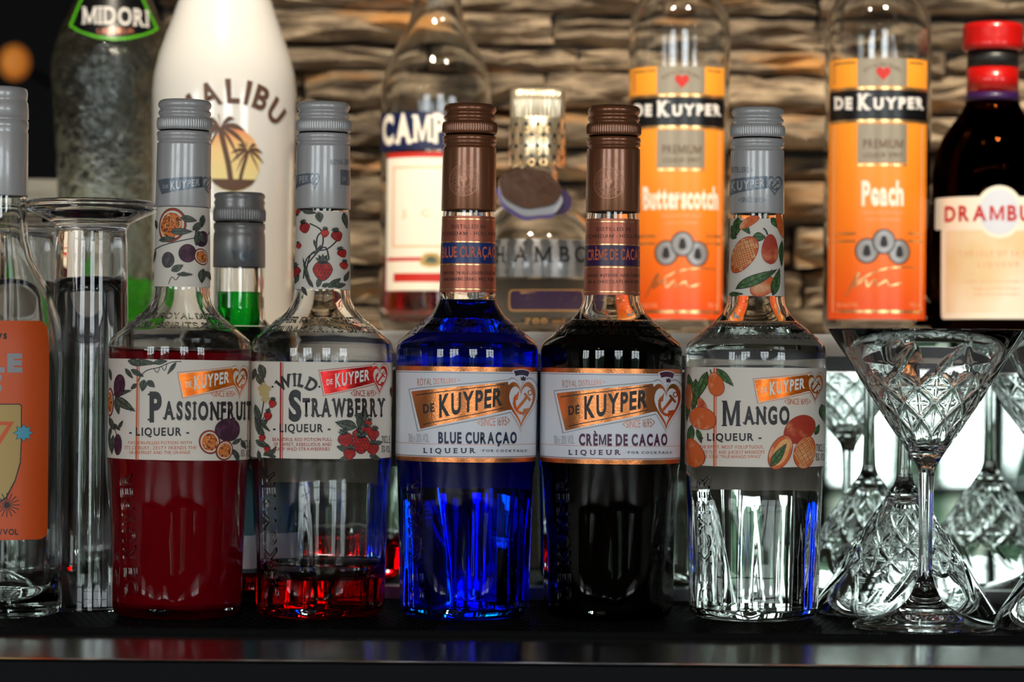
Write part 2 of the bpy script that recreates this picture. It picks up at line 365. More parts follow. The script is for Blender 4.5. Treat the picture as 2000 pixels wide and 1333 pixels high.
class Print:
    def __init__(s, surf, base=0.0003, step=.0035):
        s.thick = False; s.f = surf; s.bm = bmesh.new(); s.mats = []; s.base = base; s.step = step
    def slot(s, m):
        if m not in s.mats: s.mats.append(m)
        return s.mats.index(m)
    def raw(s, V, Fs, m, layer=1, thick=0.0):
        """V in (arc, height) metres"""
        mi = s.slot(M[m] if isinstance(m, str) else m)
        b = bmesh.new(); w0 = s.base+layer*LAY
        vs = [b.verts.new((a, z, w0)) for a, z in V]
        for f in Fs:
            try: b.faces.new([vs[i] for i in f])
            except ValueError: pass
        if not b.verts: b.free(); return
        if any(len(f.verts) > 4 for f in b.faces): bmesh.ops.triangulate(b, faces=[f for f in b.faces if len(f.verts) > 4])
        x0 = min(v.co.x for v in b.verts); x1 = max(v.co.x for v in b.verts)
        if x1-x0 > s.step*1.2:
            k = math.ceil(x0/s.step)*s.step
            while k < x1:
                bmesh.ops.bisect_plane(b, geom=b.verts[:]+b.edges[:]+b.faces[:], plane_co=(k, 0, 0), plane_no=(1, 0, 0), dist=1e-6); k += s.step
        z0 = min(v.co.y for v in b.verts); z1 = max(v.co.y for v in b.verts)
        if z1-z0 > .012:
            k = z0+.006
            while k < z1:
                bmesh.ops.bisect_plane(b, geom=b.verts[:]+b.edges[:]+b.faces[:], plane_co=(0, k, 0), plane_no=(0, 1, 0), dist=1e-6); k += .006
        if thick:
            s.thick = True
            r = bmesh.ops.extrude_face_region(b, geom=b.faces[:])
            for e in r['geom']:
                if isinstance(e, bmesh.types.BMVert): e.co.z -= thick
        bmesh.ops.recalc_face_normals(b, faces=b.faces)
        mp = {}
        for v in b.verts: mp[v] = s.bm.verts.new(s.f.xyz(v.co.x, v.co.y, v.co.z))
        for f in b.faces:
            try:
                nf = s.bm.faces.new([mp[v] for v in f.verts]); nf.material_index = mi
            except ValueError: pass
        b.free()
    def quad(s, text, tl, tr, br, bl, m, layer=3, thick=0, **kw):
        V, Fs = word(text, **kw); q = [s.f.to(*p) for p in (tl, tr, br, bl)]
        out = []
        for u, v in V:
            t = 1-v
            A = tuple((q[0][i]*(1-u)+q[1][i]*u)*(1-t)+(q[3][i]*(1-u)+q[2][i]*u)*t for i in (0, 1))
            B = s.f.to(*[(tl[i]*(1-u)+tr[i]*u)*(1-t)+(bl[i]*(1-u)+br[i]*u)*t for i in (0, 1)])
            out.append((A[0]*.45+B[0]*.55, A[1]))
        s.raw(out, Fs, m, layer, thick)
    def text(s, text, x0, y0, x1, y1, m, layer=3, **kw):
        s.quad(text, (x0, y0), (x1, y0), (x1, y1), (x0, y1), m, layer, **kw)
    def arc_text(s, text, cx, cy, r, h, a0, a1, m, layer=3, down=False, **kw):
        """letters standing on a circle, angles in degrees clockwise from straight up"""
        V, Fs = word(text, **kw); c = s.f.to(cx, cy); k = s.f.D/F*.97
        out = []
        for u, v in V:
            a = radians(a0+(a1-a0)*u); rr = (r+(v*h if not down else -v*h))*k
            out.append((c[0]+rr*sin(a)*s.f.R/s.f.rf(c[1]), c[1]+rr*cos(a)))
        s.raw(out, Fs, m, layer)
    def poly(s, pts, m, layer=1):
        s.raw([s.f.to(*p) for p in pts], [tuple(range(len(pts)))], m, layer)
    def rect(s, x0, y0, x1, y1, m, layer=1):
        a0, zt = s.f.to(x0, y0); a1, _ = s.f.to(x1, y0); _, zb = s.f.to((x0+x1)/2, y1)
        zt = s.f.to((x0+x1)/2, y0)[1]
        s.raw([(a0, zb), (a1, zb), (a1, zt), (a0, zt)], [(0, 1, 2, 3)], m, layer)
    def band(s, y0, y1, m, layer=1, ang=95, a_c=0, cx=None):
        cx = cx if cx is not None else 1000+s.f.X0*F/s.f.D
        zt = s.f.to(cx, y0)[1]; zb = s.f.to(cx, y1)[1]; A = radians(ang)*s.f.R; C = radians(a_c)*s.f.R
        s.raw([(C-A, zb), (C+A, zb), (C+A, zt), (C-A, zt)], [(0, 1, 2, 3)], m, layer)
    def at(s, cx, cy, pts, m, layer=2, rot=0, faces=None):
        """pts in local pixels (y down), drawn flat on the label around photo pixel cx,cy"""
        c = s.f.to(cx, cy); k = s.f.D/F*.975; ca, sa = cos(radians(rot)), sin(radians(rot))
        g = s.f.R/s.f.rf(c[1])/max(.45, cos(c[0]/s.f.R))
        out = [(c[0]+(x*ca-y*sa)*k*g, c[1]-(x*sa+y*ca)*k) for x, y in pts]
        s.raw(out, faces or [tuple(range(len(pts)))], m, layer)
    def strip(s, cx, cy, pts, wd, m, layer=3, rot=0, taper=False):
        V, Fs = [], []
        for i, (x, y) in enumerate(pts):
            a = pts[max(i-1, 0)]; b = pts[min(i+1, len(pts)-1)]; dx, dy = b[0]-a[0], b[1]-a[1]; l = math.hypot(dx, dy) or 1
            h = wd/2*((1-.8*i/(len(pts)-1)) if taper else 1)
            V += [(x-dy/l*h, y+dx/l*h), (x+dy/l*h, y-dx/l*h)]
        for i in range(len(pts)-1): Fs.append((2*i, 2*i+2, 2*i+3, 2*i+1))
        s.at(cx, cy, V, m, layer, rot, Fs)
    def done(s, name, parent, label=None):
        o = link(name, s.bm, s.mats, parent, smooth=not s.thick)
        if label: o['label'] = label
        return o
def ell(rx, ry, n=28, ph=0, wob=0):
    return [(rx*cos(2*pi*i/n)*(1+wob*sin(3*2*pi*i/n+ph)), ry*sin(2*pi*i/n)*(1+wob*cos(2*2*pi*i/n+ph))) for i in range(n)]
def curvepts(pts, k=6):
    return [tuple(p) for p in [( (lambda a: a)(q)) for q in _cr(pts, k)]]
def _cr(pts, k):
    out = []
    for i in range(len(pts)-1):
        p0 = pts[max(i-1, 0)]; p1 = pts[i]; p2 = pts[i+1]; p3 = pts[min(i+2, len(pts)-1)]
        for j in range(k):
            t = j/k
            out.append(tuple(.5*((2*p1[c])+(-p0[c]+p2[c])*t+(2*p0[c]-5*p1[c]+4*p2[c]-p3[c])*t*t+(-p0[c]+3*p1[c]-3*p2[c]+p3[c])*t**3) for c in (0, 1)))
    out.append(tuple(pts[-1])); return out
def leafpts(L, W):
    up = []; n = 10
    for i in range(n+1):
        t = i/n; up.append((L*t, -W/2*sin(pi*t**.8)*(1-.15*t)))
    return up+[(x, -y) for x, y in reversed(up[1:-1])]
# stamps of the label art
def leaf(p, cx, cy, L, W, rot, m='leaf', ly=2):
    p.at(cx, cy, leafpts(L, W), 'ink', ly, rot)
    p.at(cx, cy, [(x*.93+L*.03, y*.82) for x, y in leafpts(L, W)], m, ly+1, rot)
    p.strip(cx, cy, [(0, 0), (L*.95, 0)], max(1.0, W*.07), 'ink', ly+2, rot)
    for i in range(1, 6):
        t = i/6.5
        for sg in (-1, 1): p.strip(cx, cy, [(L*t, 0), (L*(t+.13), sg*W*.36*sin(pi*t))], .6, 'ink', ly+2, rot)
def ball(p, cx, cy, rx, ry, m, rot=0, ly=2):
    p.at(cx, cy, ell(rx, ry), 'ink', ly, rot); p.at(cx, cy, ell(rx-1, ry-1), m, ly+1, rot)
def half_passion(p, cx, cy, rx, ry, rot=0, ly=3):
    p.at(cx, cy, ell(rx, ry), 'ink', ly, rot); p.at(cx, cy, ell(rx-.8, ry-.8), 'rind', ly+1, rot)
    p.at(cx, cy, ell(rx*.84, ry*.84), 'paper', ly+2, rot); p.at(cx, cy, ell(rx*.74, ry*.74, wob=.04), 'pulp', ly+3, rot)
    rnd = random.Random(int(cx*7+cy))
    for i in range(11):
        a = rnd.random()*2*pi; q = .25+.4*rnd.random()
        p.at(cx+rx*q*cos(a), cy+ry*q*sin(a), ell(rx*.12, ry*.07, 8), 'mangoflesh', ly+4, rnd.random()*180)
        p.at(cx+rx*q*cos(a)*.9, cy+ry*q*sin(a)*.9, ell(rx*.06, ry*.035, 6), 'ink', ly+5, rnd.random()*180)
def berry(p, cx, cy, r, rot=0, ly=2, seeds=True):
    pts = [(r*sin(t)*(1-.10*cos(t)), r*1.15*(-cos(t))*(1 if cos(t) < 0 else .8)) for t in [2*pi*i/24 for i in range(24)]]
    pts = [(x*(1-.32*max(0, y/r)), y) for x, y in pts]
    p.at(cx, cy, pts, 'ink', ly, rot); p.at(cx, cy, [(x*.92, y*.92) for x, y in pts], 'straw', ly+1, rot)
    if seeds:
        for i in range(-2, 3):
            for j in range(-1, 3):
                x = i*r*.34+(j % 2)*r*.17; y = j*r*.36
                if x*x/(r*r)+y*y/(r*r*1.2) < .62: p.at(cx, cy, [(x+a, y+b) for a, b in ell(r*.06, r*.1, 6)], 'ink', ly+2, rot)
    for a in (-150, -120, -90, -60, -30):
        p.at(cx, cy, [(x, y) for x, y in [(q[0]*cos(radians(a))-q[1]*sin(radians(a)), -r*.75+q[0]*sin(radians(a))+q[1]*cos(radians(a))) for q in leafpts(r*.85, r*.4)]], 'leaf' if a % 60 else 'ink', ly+3, rot)
        p.at(cx, cy, [(x, y) for x, y in [(q[0]*cos(radians(-a))-q[1]*sin(radians(-a)), -r*.8+q[0]*sin(radians(-a))*.5+q[1]*cos(radians(-a))) for q in leafpts(r*.6, r*.34)]], 'ink', ly+3, rot)
def mango_fruit(p, cx, cy, rx, ry, rot=0, m='mangored', ly=2):
    pts = [(x*(1+.12*sin(y/ry*1.5)), y) for x, y in ell(rx, ry)]
    p.at(cx, cy, pts, 'rind', ly, rot); p.at(cx, cy, [(x*.94, y*.95) for x, y in pts], m, ly+1, rot)
def mango_cubes(p, cx, cy, rx, ry, rot=0, ly=3):
    p.at(cx, cy, ell(rx, ry), 'rind', ly, rot); p.at(cx, cy, ell(rx*.94, ry*.95), 'mango', ly+1, rot)
    n = 4; st = rx*.52
    for i in range(-4, 5):
        for j in range(-5, 6):
            x = (i+j)*st*.5; y = (i-j)*st*.55
            if (x/rx)**2+(y/ry)**2 < .68:
                q = st*.40
                p.at(cx, cy, [(x-q, y), (x, y-q*1.1), (x+q, y), (x, y+q*1.1)], 'mangoflesh', ly+2, rot)
    for i in range(-4, 5):
        for sg in (1, -1):
            x = i*st; seg = []
            for t in [k/8 for k in range(-8, 9)]:
                a = x+t*ry*sg*.9; b = t*ry
                if (a/rx)**2+(b/ry)**2 < .9: seg.append((a, b))
            if len(seg) > 1: p.strip(cx, cy, seg, 1.0, 'rind', ly+3, rot)
def mango_half(p, cx, cy, rx, ry, rot=0, ly=3):
    p.at(cx, cy, ell(rx, ry), 'rind', ly, rot); p.at(cx, cy, ell(rx*.93, ry*.94), 'mango', ly+1, rot)
    p.at(cx+1, cy, ell(rx*.62, ry*.78), 'mangoflesh', ly+2, rot)
def heartpts(w, h, n=40):
    o = []
    for i in range(n):
        t = 2*pi*i/n; x = 16*sin(t)**3; y = 13*cos(t)-5*cos(2*t)-2*cos(3*t)-cos(4*t)
        o.append((x/16*w/2, -(y+2.5)/14.5*h/2))
    return o
FLAG = [(200, 435), (1280, 325), (1300, 640), (300, 860)]
def badge(p, qx0, qy0, qx1, qy1, fill, letters, line=None, dark=None, lead=None, ly=3, kick=0):
    """the slanted name flag with the anchor heart; box in photo px covers flag + heart, kick tilts the right end"""
    X0, X1, Y0, Y1 = 200, 1585, 325, 860
    def mp(x, y): return p.f.to(qx0+(qx1-qx0)*(x-X0)/(X1-X0), qy0+(qy1-qy0)*(y-Y0)/(Y1-Y0))
    def pl(pts, m, l): p.raw([mp(*q) for q in pts], [tuple(range(len(pts)))], m, l)
    hx, hy = 1425, 590
    heart = lambda s, t=1.0: [(hx+x*s, hy+y*s*t) for x, y in heartpts(328, 530)]
    def grow(pts, d):
        cx = sum(q[0] for q in pts)/len(pts); cy_ = sum(q[1] for q in pts)/len(pts)
        return [(x+(d if x > cx else -d), y+(d*.9 if y > cy_ else -d*.9)) for x, y in pts]
    if line:
        pl(grow(FLAG, 34), line, ly); pl(heart(1.19), line, ly)
        pl(grow(FLAG, 22), lead, ly+1); pl(heart(1.14), lead, ly+1)
    pl(FLAG, fill, ly+2); pl(heart(1.0), fill, ly+2); pl([(1200, 336), (1340, 370), (1340, 640), (1200, 655)], fill, ly+2)
    pl(heart(.80), lead or 'white', ly+3)
    def txt(t, tl, tr, br, bl, m, **kw):
        V, Fs = word(t, **kw); o = []
        for u, v in V:
            q = 1-v
            o.append(mp(*[(tl[i]*(1-u)+tr[i]*u)*(1-q)+(bl[i]*(1-u)+br[i]*u)*q for i in (0, 1)]))
        p.raw(o, Fs, m, ly+4)
    txt('KUYPER', (510, 482), (1222, 400), (1214, 584), (512, 722), letters, bold=.035, gap=.10)
    txt('DE', (330, 585), (455, 570), (455, 662), (335, 682), letters, bold=.028, gap=.14)
    if dark:
        for (a, b, c, d) in ((248, 478, 1245, 352), (335, 810, 1225, 622)):
            pl([(a, b-5), (c, d-5), (c, d+5), (a, b+5)], dark, ly+4)
    # anchor: curved arms, shank, stock, ring
    def st(pts, wd, l=ly+4, m=fill):
        V, Fs = [], []
        for i, (x, y) in enumerate(pts):
            a = pts[max(i-1, 0)]; b = pts[min(i+1, len(pts)-1)]; dx, dy = b[0]-a[0], b[1]-a[1]; q = math.hypot(dx, dy) or 1
            V += [mp(x-dy/q*wd/2, y+dx/q*wd/2), mp(x+dy/q*wd/2, y-dx/q*wd/2)]
            if i: Fs.append((2*i-2, 2*i, 2*i+1, 2*i-1))
        p.raw(V, Fs, m, l)
    st([(1375, 640), (1500, 480)], 32)
    st(_cr([(1372, 480), (1350, 560), (1372, 640), (1425, 680), (1485, 665)], 5), 32)
    pl([(1330, 522), (1405, 425), (1388, 530)], fill, ly+4); pl([(1448, 632), (1520, 622), (1445, 722)], fill, ly+4)
    st([(1462, 455), (1528, 540)], 26)
    st([(1526+22*cos(t), 450+27*sin(t)) for t in [2*pi*i/12 for i in range(13)]], 13)
def branch(p, cx, cy, pts, wd=1.2, ly=2): p.strip(cx, cy, _cr(pts, 5), wd, 'ink', ly)

# ------------------------------------------------------------------ structure
ROOMX, YB = 7.2, 5.0
def struct(name, m, *b): return tag(boxo(name, m, *b), kind='structure')
struct('floor', M['floorm'], -ROOMX, ROOMX, WY-.2, YB, -1.2, -1.1)
struct('ceiling', M['ceilm'], -ROOMX, ROOMX, WY-.2, YB, 1.75, 1.85)
struct('wall_left', M['roomwall'], -ROOMX-.1, -ROOMX, WY-.2, YB, -1.1, 1.75)
struct('wall_right', M['roomwall'], ROOMX, ROOMX+.1, WY-.2, YB, -1.1, 1.75)
struct('wall_far', M['walldark'], -ROOMX, ROOMX, YB, YB+.1, -1.1, 1.75)
bm = bmesh.new(); xs = [-ROOMX]+[v for w_ in WINDOWS for v in w_]+[ROOMX]
for i in range(0, len(xs), 2): box(bm, xs[i], xs[i+1], WY-.2, WY, -1.1, 1.75)
for (x0, x1) in WINDOWS: box(bm, x0, x1, WY-.2, WY, -1.1, WZ0); box(bm, x0, x1, WY-.2, WY, WZ1, 1.75)
tag(link('wall_front', bm, M['roomwall'], smooth=False), kind='structure')
for n_, (x0, x1) in enumerate(WINDOWS):
    bm = bmesh.new(); t = .035
    nx = 3; nz = 4
    box(bm, x0, x0+.06, WY-.12, WY-.06, WZ0, WZ1); box(bm, x1-.06, x1, WY-.12, WY-.06, WZ0, WZ1)
    for i in range(1, nx):
        x = x0+(x1-x0)*i/nx; box(bm, x-t, x+t, WY-.12, WY-.06, WZ0, WZ1)
    for i in range(nz+1):
        z = WZ0+(WZ1-WZ0)*i/nz; box(bm, x0, x1, WY-.115, WY-.065, z-.02, z+.02)
    tag(link('window_%d' % (n_+1), bm, M['plastic'], smooth=False), kind='structure')
tag(boxo('ground', M['terrace'], -30, 30, -30, WY-.25, -1.4, -1.3), kind='structure')
rnd = random.Random(5)
for i, (hx, hw, hh) in enumerate([(-7, 3, 1.6), (-2.7, 3.2, 1.6), (.55, 1.7, 1.7), (1.72, .24, 1.5), (2.75, 1.3, 1.7), (7.5, 3, 1.3)]):
    bm = bmesh.new(); bmesh.ops.create_icosphere(bm, subdivisions=4, radius=1)
    for v in bm.verts:
        q = 1+.22*noise.noise(v.co*4+Vector((i*7, 0, 0)))+.12*noise.noise(v.co*11)
        v.co = Vector((v.co.x*hw/2*q, v.co.y*.6*q, v.co.z*hh*q))
    o = link('garden_hedge', bm, M['hedge']); o.location = (hx, WY-4.5, -1.3); tag(o, kind='structure')

# stone wall above the shelf
DW = 2.08; YW = CAMY+DW
root_wall = boxo('wall_back', M['walldark'], -.265, ROOMX, YW+.012, YW+.14, -1.1, 1.75); tag(root_wall, kind='structure')
rows = [-330, -275, -215, -160, -110, -62, -15, 28, 92, 146, 222, 292, 352, 440, 524, 602, 652]
def stone_mesh(wd, ht, seed):
    r = random.Random(seed); bm = bmesh.new(); nx, nz = (8 if wd > .1 else 5), 4; g = []
    for j in range(nz+1):
        row = []
        for i in range(nx+1):
            u = i/nx; v = j/nz; edge = min(u, 1-u, v, 1-v)
            x = (u-.5)*wd+(r.uniform(-.1, .1)*wd/nx); z = (v-.5)*ht+(r.uniform(-.34, .34)*ht/nz)
            y = -(.012+r.uniform(0, .014)+(.0 if edge > 0 else -.010))
            row.append(bm.verts.new((x, y, z)))
        g.append(row)
    for j in range(nz):
        for i in range(nx): bm.faces.new((g[j][i], g[j][i+1], g[j+1][i+1], g[j+1][i]))
    bk = [bm.verts.new((sx_*wd/2*.98, .02, sz*ht/2*.98)) for sx_, sz in ((-1, -1), (1, -1), (1, 1), (-1, 1))]
    bot, top = g[0], g[-1]; lf = [rw[0] for rw in g]; rt = [rw[-1] for rw in g]
    bm.faces.new(bot[::-1]+[bk[0], bk[1]]); bm.faces.new(top+[bk[2], bk[3]])
    bm.faces.new(lf+[bk[3], bk[0]]); bm.faces.new(rt[::-1]+[bk[1], bk[2]])
    bmesh.ops.recalc_face_normals(bm, faces=bm.faces)
    return bm
rnd = random.Random(21)
for ri in range(len(rows)-1):
    zt = P(1000, rows[ri], DW).z; zb = P(1000, rows[ri+1], DW).z; x = -.265+rnd.uniform(-.0, .0)
    first = True
    while x < .85:
        wd = rnd.uniform(.07, .24)*(.6 if first and ri % 2 else 1); first = False
        parts = [(zb, zt)]
        if zt-zb > .022 and rnd.random() < .15:
            q = zb+(zt-zb)*rnd.uniform(.38, .62); parts = [(zb, q), (q, zt)]
        for (a, b) in parts:
            gap = .0022
            ob = link('stone', stone_mesh(wd-gap, b-a-gap*1.4, rnd.random()), M['stone'], root_wall, smooth=False)
            ob.location = (x+wd/2, YW+.006+rnd.uniform(-.018, .014), (a+b)/2); ob.rotation_euler = (rnd.uniform(-.08, .04), rnd.uniform(-.02, .02), rnd.uniform(-.03, .03))
        x += wd
tag(boxo('trim_1', M['partition'], -2.2, -.27, YW, YW+.15, -.0, P(60, 350, DW).z), kind='structure')

# ------------------------------------------------------------------ bar counter, mat, mirror, shelf
MY = CAMY+1.635
bar = empty('bar_counter', (0, 0, -1.1)); tag(bar, 'dark bar counter with a brushed steel front edge under the bottles', 'bar counter')
def inbar(name, m, x0, x1, y0, y1, z0, z1, **k): return boxo(name, m, x0, x1, y0, y1, z0+1.1, z1+1.1, bar, **k)
inbar('counter_top', M['counter'], -1.6, 1.6, -.088, MY, -.04, -.003)
bm = bmesh.new()      # steel edge, sloping slightly towards the front
yA, yB, zA, zB = CAMY+1.414, CAMY+1.362, -.0022, -.0089
pr = [(yA, zA), (yB+.002, zB), (yB, zB-.0006), (yB+.001, zB-.0016), (yA, zA-.003)]
L_ = [bm.verts.new((-1.6, y, z+1.1)) for y, z in pr]; R_ = [bm.verts.new((1.6, y, z+1.1)) for y, z in pr]
for i in range(len(pr)):
    j = (i+1) % len(pr); bm.faces.new((L_[i], L_[j], R_[j], R_[i]))
bm.faces.new(L_); bm.faces.new(R_[::-1]); bmesh.ops.recalc_face_normals(bm, faces=bm.faces)
link('steel_edge', bm, M['steel'], bar, smooth=False)
inbar('front_panel', M['blackpaint'], -1.6, 1.6, yB-.002, yB+.03, -1.1, zB-.0018)
inbar('cabinet', M['blackpaint'], -1.59, 1.59, yB+.03, MY, -1.1, -.04)
# rubber bar mat with a raised lip and moulded nubs
mt = empty('bar_mat', (0, 0, 0)); tag(mt, 'long black rubber bar mat the bottles and glasses stand on', 'bar mat')
bm = bmesh.new(); box(bm, -1.5, 1.5, CAMY+1.418, MY-.022, -.003, 0.0); link('mat_base', bm, M['rubber'], mt, smooth=False)
boxo('mat_lip', M['rubber'], -1.5, 1.5, CAMY+1.415, CAMY+1.4205, -.003, .0011, mt, bevel=.0008)
bm = bmesh.new()
for i in range(420):
    x = -.42+i*.002
    box(bm, x, x+.0011, CAMY+1.424, CAMY+1.429, -.0005, .0007)
for i in range(150):
    for j in range(20):
        x = -.30+i*.0046+(j % 2)*.0023; y = CAMY+1.436+j*.0088
        if y > MY-.03: continue
        box(bm, x, x+.0013, y, y+.0013, -.0005, .00025)
o = link('mat_nub', bm, M['rubber'], mt, smooth=False); o['kind'] = 'stuff'
# mirror on the back of the bar
mr_ = empty('back_bar_mirror', (0, MY, 0)); tag(mr_, 'wide streaky mirror behind the bottles, under the upper shelf', 'mirror')
zs = P(1000, 719, 1.635).z
boxo('mirror_pane', M['mirror'], -1.5, 1.5, 0, .004, .006, zs-.0016, mr_)
boxo('mirror_trim', M['chrome'], -1.5, 1.5, -.003, .004, zs-.0015, zs-.0003, mr_)
boxo('mirror_foot_trim', M['shelfgrey'], -1.5, 1.5, -.010, .004, -.003, .006, mr_)
# upper shelf
zt = P(1000, 648, 1.635).z
SZ = zt
sh = empty('upper_shelf', (0, MY, 0)); tag(sh, 'pale upper shelf with a grey lip holding the back row of bottles', 'shelf')
zmid = P(1000, 691, 1.635).z
boxo('shelf_board', M['shelfwood'], -2.2, 1.5, -.002, YW-MY+.008, zmid, zt, sh, bevel=.0015)
boxo('shelf_lip', M['shelfgrey'], -2.2, 1.5, -.001, .02, zs, zmid, sh)
boxo('shelf_carcass', M['walldark'], -2.2, 1.5, .021, YW-MY+.008, zs, zmid, sh)
boxo('shelf_back', M['walldark'], -2.2, 1.5, .012, .04, -1.1, zs, sh)

# ------------------------------------------------------------------ liqueur bottles of the front row
def zl(y): return (1208-y)*1.5/F        # pixel row of the reference bottle -> height above the bar
S = 1.5/F
BP = [(0, 1205), (70, 1205), (100, 1208), (112, 1206), (121, 1200), (126, 1190), (127.5, 1178), (129, 1100), (131.5, 1000), (134.5, 916),
      (136.5, 910), (137, 900), (137.5, 800), (138.2, 716), (139.2, 706), (139.4, 686), (138, 678), (133.5, 669), (118, 656), (100, 640), (84, 628), (70, 614), (61, 600),
      (56, 588), (54.5, 570), (53, 500), (51.5, 428), (50, 414), (49, 330), (47, 290)]
OUT = [(r*S, zl(y)) for r, y in BP]
rf_out = interp(OUT[2:])
INN = []
for (r, y) in BP:
    if y >= 1200: continue
    t = 11 if 600 > y else (10 if y > 690 else 12)
    if y == 1190: INN += [(0, zl(1180)), (50, zl(1182)), (98, zl(1187))]; INN = [(a if a < 1 else a*S, b) for a, b in INN]; continue
    if y == 1178: INN.append((113*S, zl(1178))); continue
    INN.append(((r-t)*S, zl(y-(2 if y > 690 else 0))))
rf_in = interp(INN[1:])
def facet(r, z, a):
    zt_ = zl(925)
    if z > zt_ or z < zl(1196): return r
    k = min(1, (zt_-z)/.05)
    tw = a+(zt_-z)*2.5
    return r-(.0011*k)*max(0, cos(tw*5))**2-.0006*k*max(0, cos(a*7+1-(zt_-z)*3))**4
def liquid(name, m, top, parent, opaque=False):
    pts = [(0, zl(1179))]
    zz = zl(1179); rows_ = []
    hs = [zl(1178)]+[z for r, z in INN if zl(1178) < z < top]+[top]
    hs = sorted(set(hs))
    bias = .0018 if opaque else 0
    def rr(z): return rf_in(z)+bias-(.0014 if z < zl(925) else 0)
    pts = [(0, zl(1181)), (60*S, zl(1183)), (95*S, zl(1187)), (108*S, zl(1184))]+[(rr(z), z) for z in hs]+[(0, top)]
    return link(name, lathe(pts, 96), m, parent, smooth='auto')
def cap_parts(root, m, k=1.0):
    c = [(0, 206), (44, 205), (48.5, 207), (51, 211), (51.5, 217), (49, 221), (46.5, 224), (50, 227), (51.5, 231), (49.5, 235), (46.8, 238), (52.3, 240.5), (53, 246), (53, 258), (52.5, 262), (50, 264), (48, 264)]
    pr = [(r*S, zl(y)) for r, y in c]
    def kn(r, z, a):
        if zl(261) < z < zl(243): return r+.00028*cos(a*66)
        return r
    zz = []
    for (a, b) in zip(pr, pr[1:]):
        zz.append(a)
        if abs(a[1]-zl(246)) < 1e-6: zz += [(a[0], zl(250)), (a[0], zl(254))]
    zz.append(pr[-1])
    link('screw_cap', lathe(zz, 264, rmod=kn), m, root, smooth=True)
    c = [(47, 266.5), (51.5, 267), (53, 269), (53.2, 274), (52.3, 277), (51, 278.5), (52.8, 280.5), (52.3, 283), (49, 285.5), (49, 287.5), (52, 289.5), (52.2, 293), (52.6, 330), (53.8, 411), (53.2, 414), (52, 414), (51.4, 330), (47.2, 291)]
    cap = link('capsule', lathe([(r*S, zl(y)) for r, y in c], 96), m, root, smooth=True)
    return cap
def paper_sheet(p, y0, y1, m='paper', ang=96, c=0): p.band(y0, y1, m, 0, ang, c)
def neck_rf(z): return rf_out(z)
def front_bottle(name, px, py, label, m_cap, m_liq, liq_top, key, lean=0):
    """px,py: photo pixel of the base centre"""
    D = CAMZ*F/((-(px-1000)*sin(ROLL)+(py-666.5)*cos(ROLL))+666.5-HOR)
    b = P(px, py, D); root = empty(name, (b.x, b.y, .0003)); tag(root, label, 'bottle', 'liqueur bottles of the front row')
    root.rotation_euler = (0, radians(lean), 0); LEAN[root.name] = radians(lean)
    inn = [(r, z) for r, z in INN if r > 0 and z > liq_top]
    inn = [(0, liq_top+.00012), (rf_in(liq_top)*.9, liq_top+.00012), (rf_in(liq_top), liq_top+.0007)]+[q for q in inn if q[1] > liq_top+.001]
    shell = [(0, OUT[0][1]+.0022)]+[(OUT[1][0]*.9, OUT[1][1]+.0018)]+OUT[2:]+[(INN[-1][0], OUT[-1][1])]+inn[::-1][1:]
    link('glass_body', lathe(shell, 160, rmod=facet), M['glass'], root, smooth=True)
    if m_liq: liquid('liqueur', M[m_liq], liq_top, root, m_liq in ('cacao', 'passion'))
    cap = cap_parts(root, M[m_cap])
    sf = Surf(root, D, rf_out)
    # embossed writing on shoulder and flank
    return root, sf, cap, D
def emboss(root, sf, cx, top, yb0, yb1, xl):
    p = Print(sf, base=.0009, step=.003)
    r = 118
    for i, (t, dy) in enumerate((('KUYPER ROYAL DISTILLE', 0), ('PREMIUM SPIRITS SINCE 16', 18))):
        V, Fs = word(t, bold=.02, gap=.12); z1 = sf.to(cx, top+dy)[1]; z0 = sf.to(cx, top+dy+11)[1]; A = radians(76)*sf.R
        p.raw([(-A+2*A*u, z0+(z1-z0)*v) for u, v in V], Fs, 'glass', 1, thick=.0016)
    p.quad('DE KUYPER', (xl[0], yb1), (xl[1], yb0), (xl[1]+21, yb0), (xl[0]+23, yb1), 'glass', 1, thick=.0016, bold=.015, gap=.12)
    h = [(x, y) for x, y in heartpts(20, 22)]
    p.done('embossed_lettering', root, 'clear raised lettering in the glass')

def back_label(root, sf, D):
    p = Print(sf, base=.0002, step=.004); A = radians(62)*sf.R; C = pi*sf.R
    p.raw([(C-A, .071), (C+A, .071), (C+A, .135), (C-A, .135)], [(0, 1, 2, 3)], 'backpaper', 0); p.done('back_label', root)

# --- red passionfruit liqueur
def small_print(lb, lines, ink):
    for (t, x0, y0, x1, y1) in lines: lb.text(t, x0, y0, x1, y1, ink, 3, bold=.004, gap=.13)
rt, sf, cap, D = front_bottle('liqueur_bottle', 343.5, 1203.5, 'bottle filled with dark red liqueur, grey cap and passionfruit drawings on its paper label', 'silver', 'passion', zl(696), 'p', .5)
emboss(rt, sf, 352, 612, 925, 1160, (246, 236)); back_label(rt, sf, D)
p = Print(sf, .00025); p.band(703, 900, 'paper', 0, 97); lab = p.done('front_label', rt, 'cream paper label with passionfruit drawings')
p = Print(sf)
p.rect(267, 704, 270.5, 899, 'orangeink', 1); p.rect(272, 704, 273.4, 899, 'orangeink', 1); p.rect(486, 704, 487.2, 899, 'orangeink', 1)
p.text('P', 289, 769, 316, 822, 'ink', bold=.05, serif=.07); p.text('ASSIONFRUIT', 318, 786, 490, 818.5, 'ink', bold=.045, serif=.10)
p.text('- LIQUEUR -', 253, 836, 369, 851, 'ink', bold=.03, gap=.16)
small_print(p, [('PASSION-FILLED POTION WITH', 251, 862, 374, 868), ('ITS CITRUSY, ZESTY FRIENDS THE', 245, 871.5, 383, 878), ('GRAPEFRUIT AND THE ORANGE', 253, 881, 371, 887)], 'orangeink')
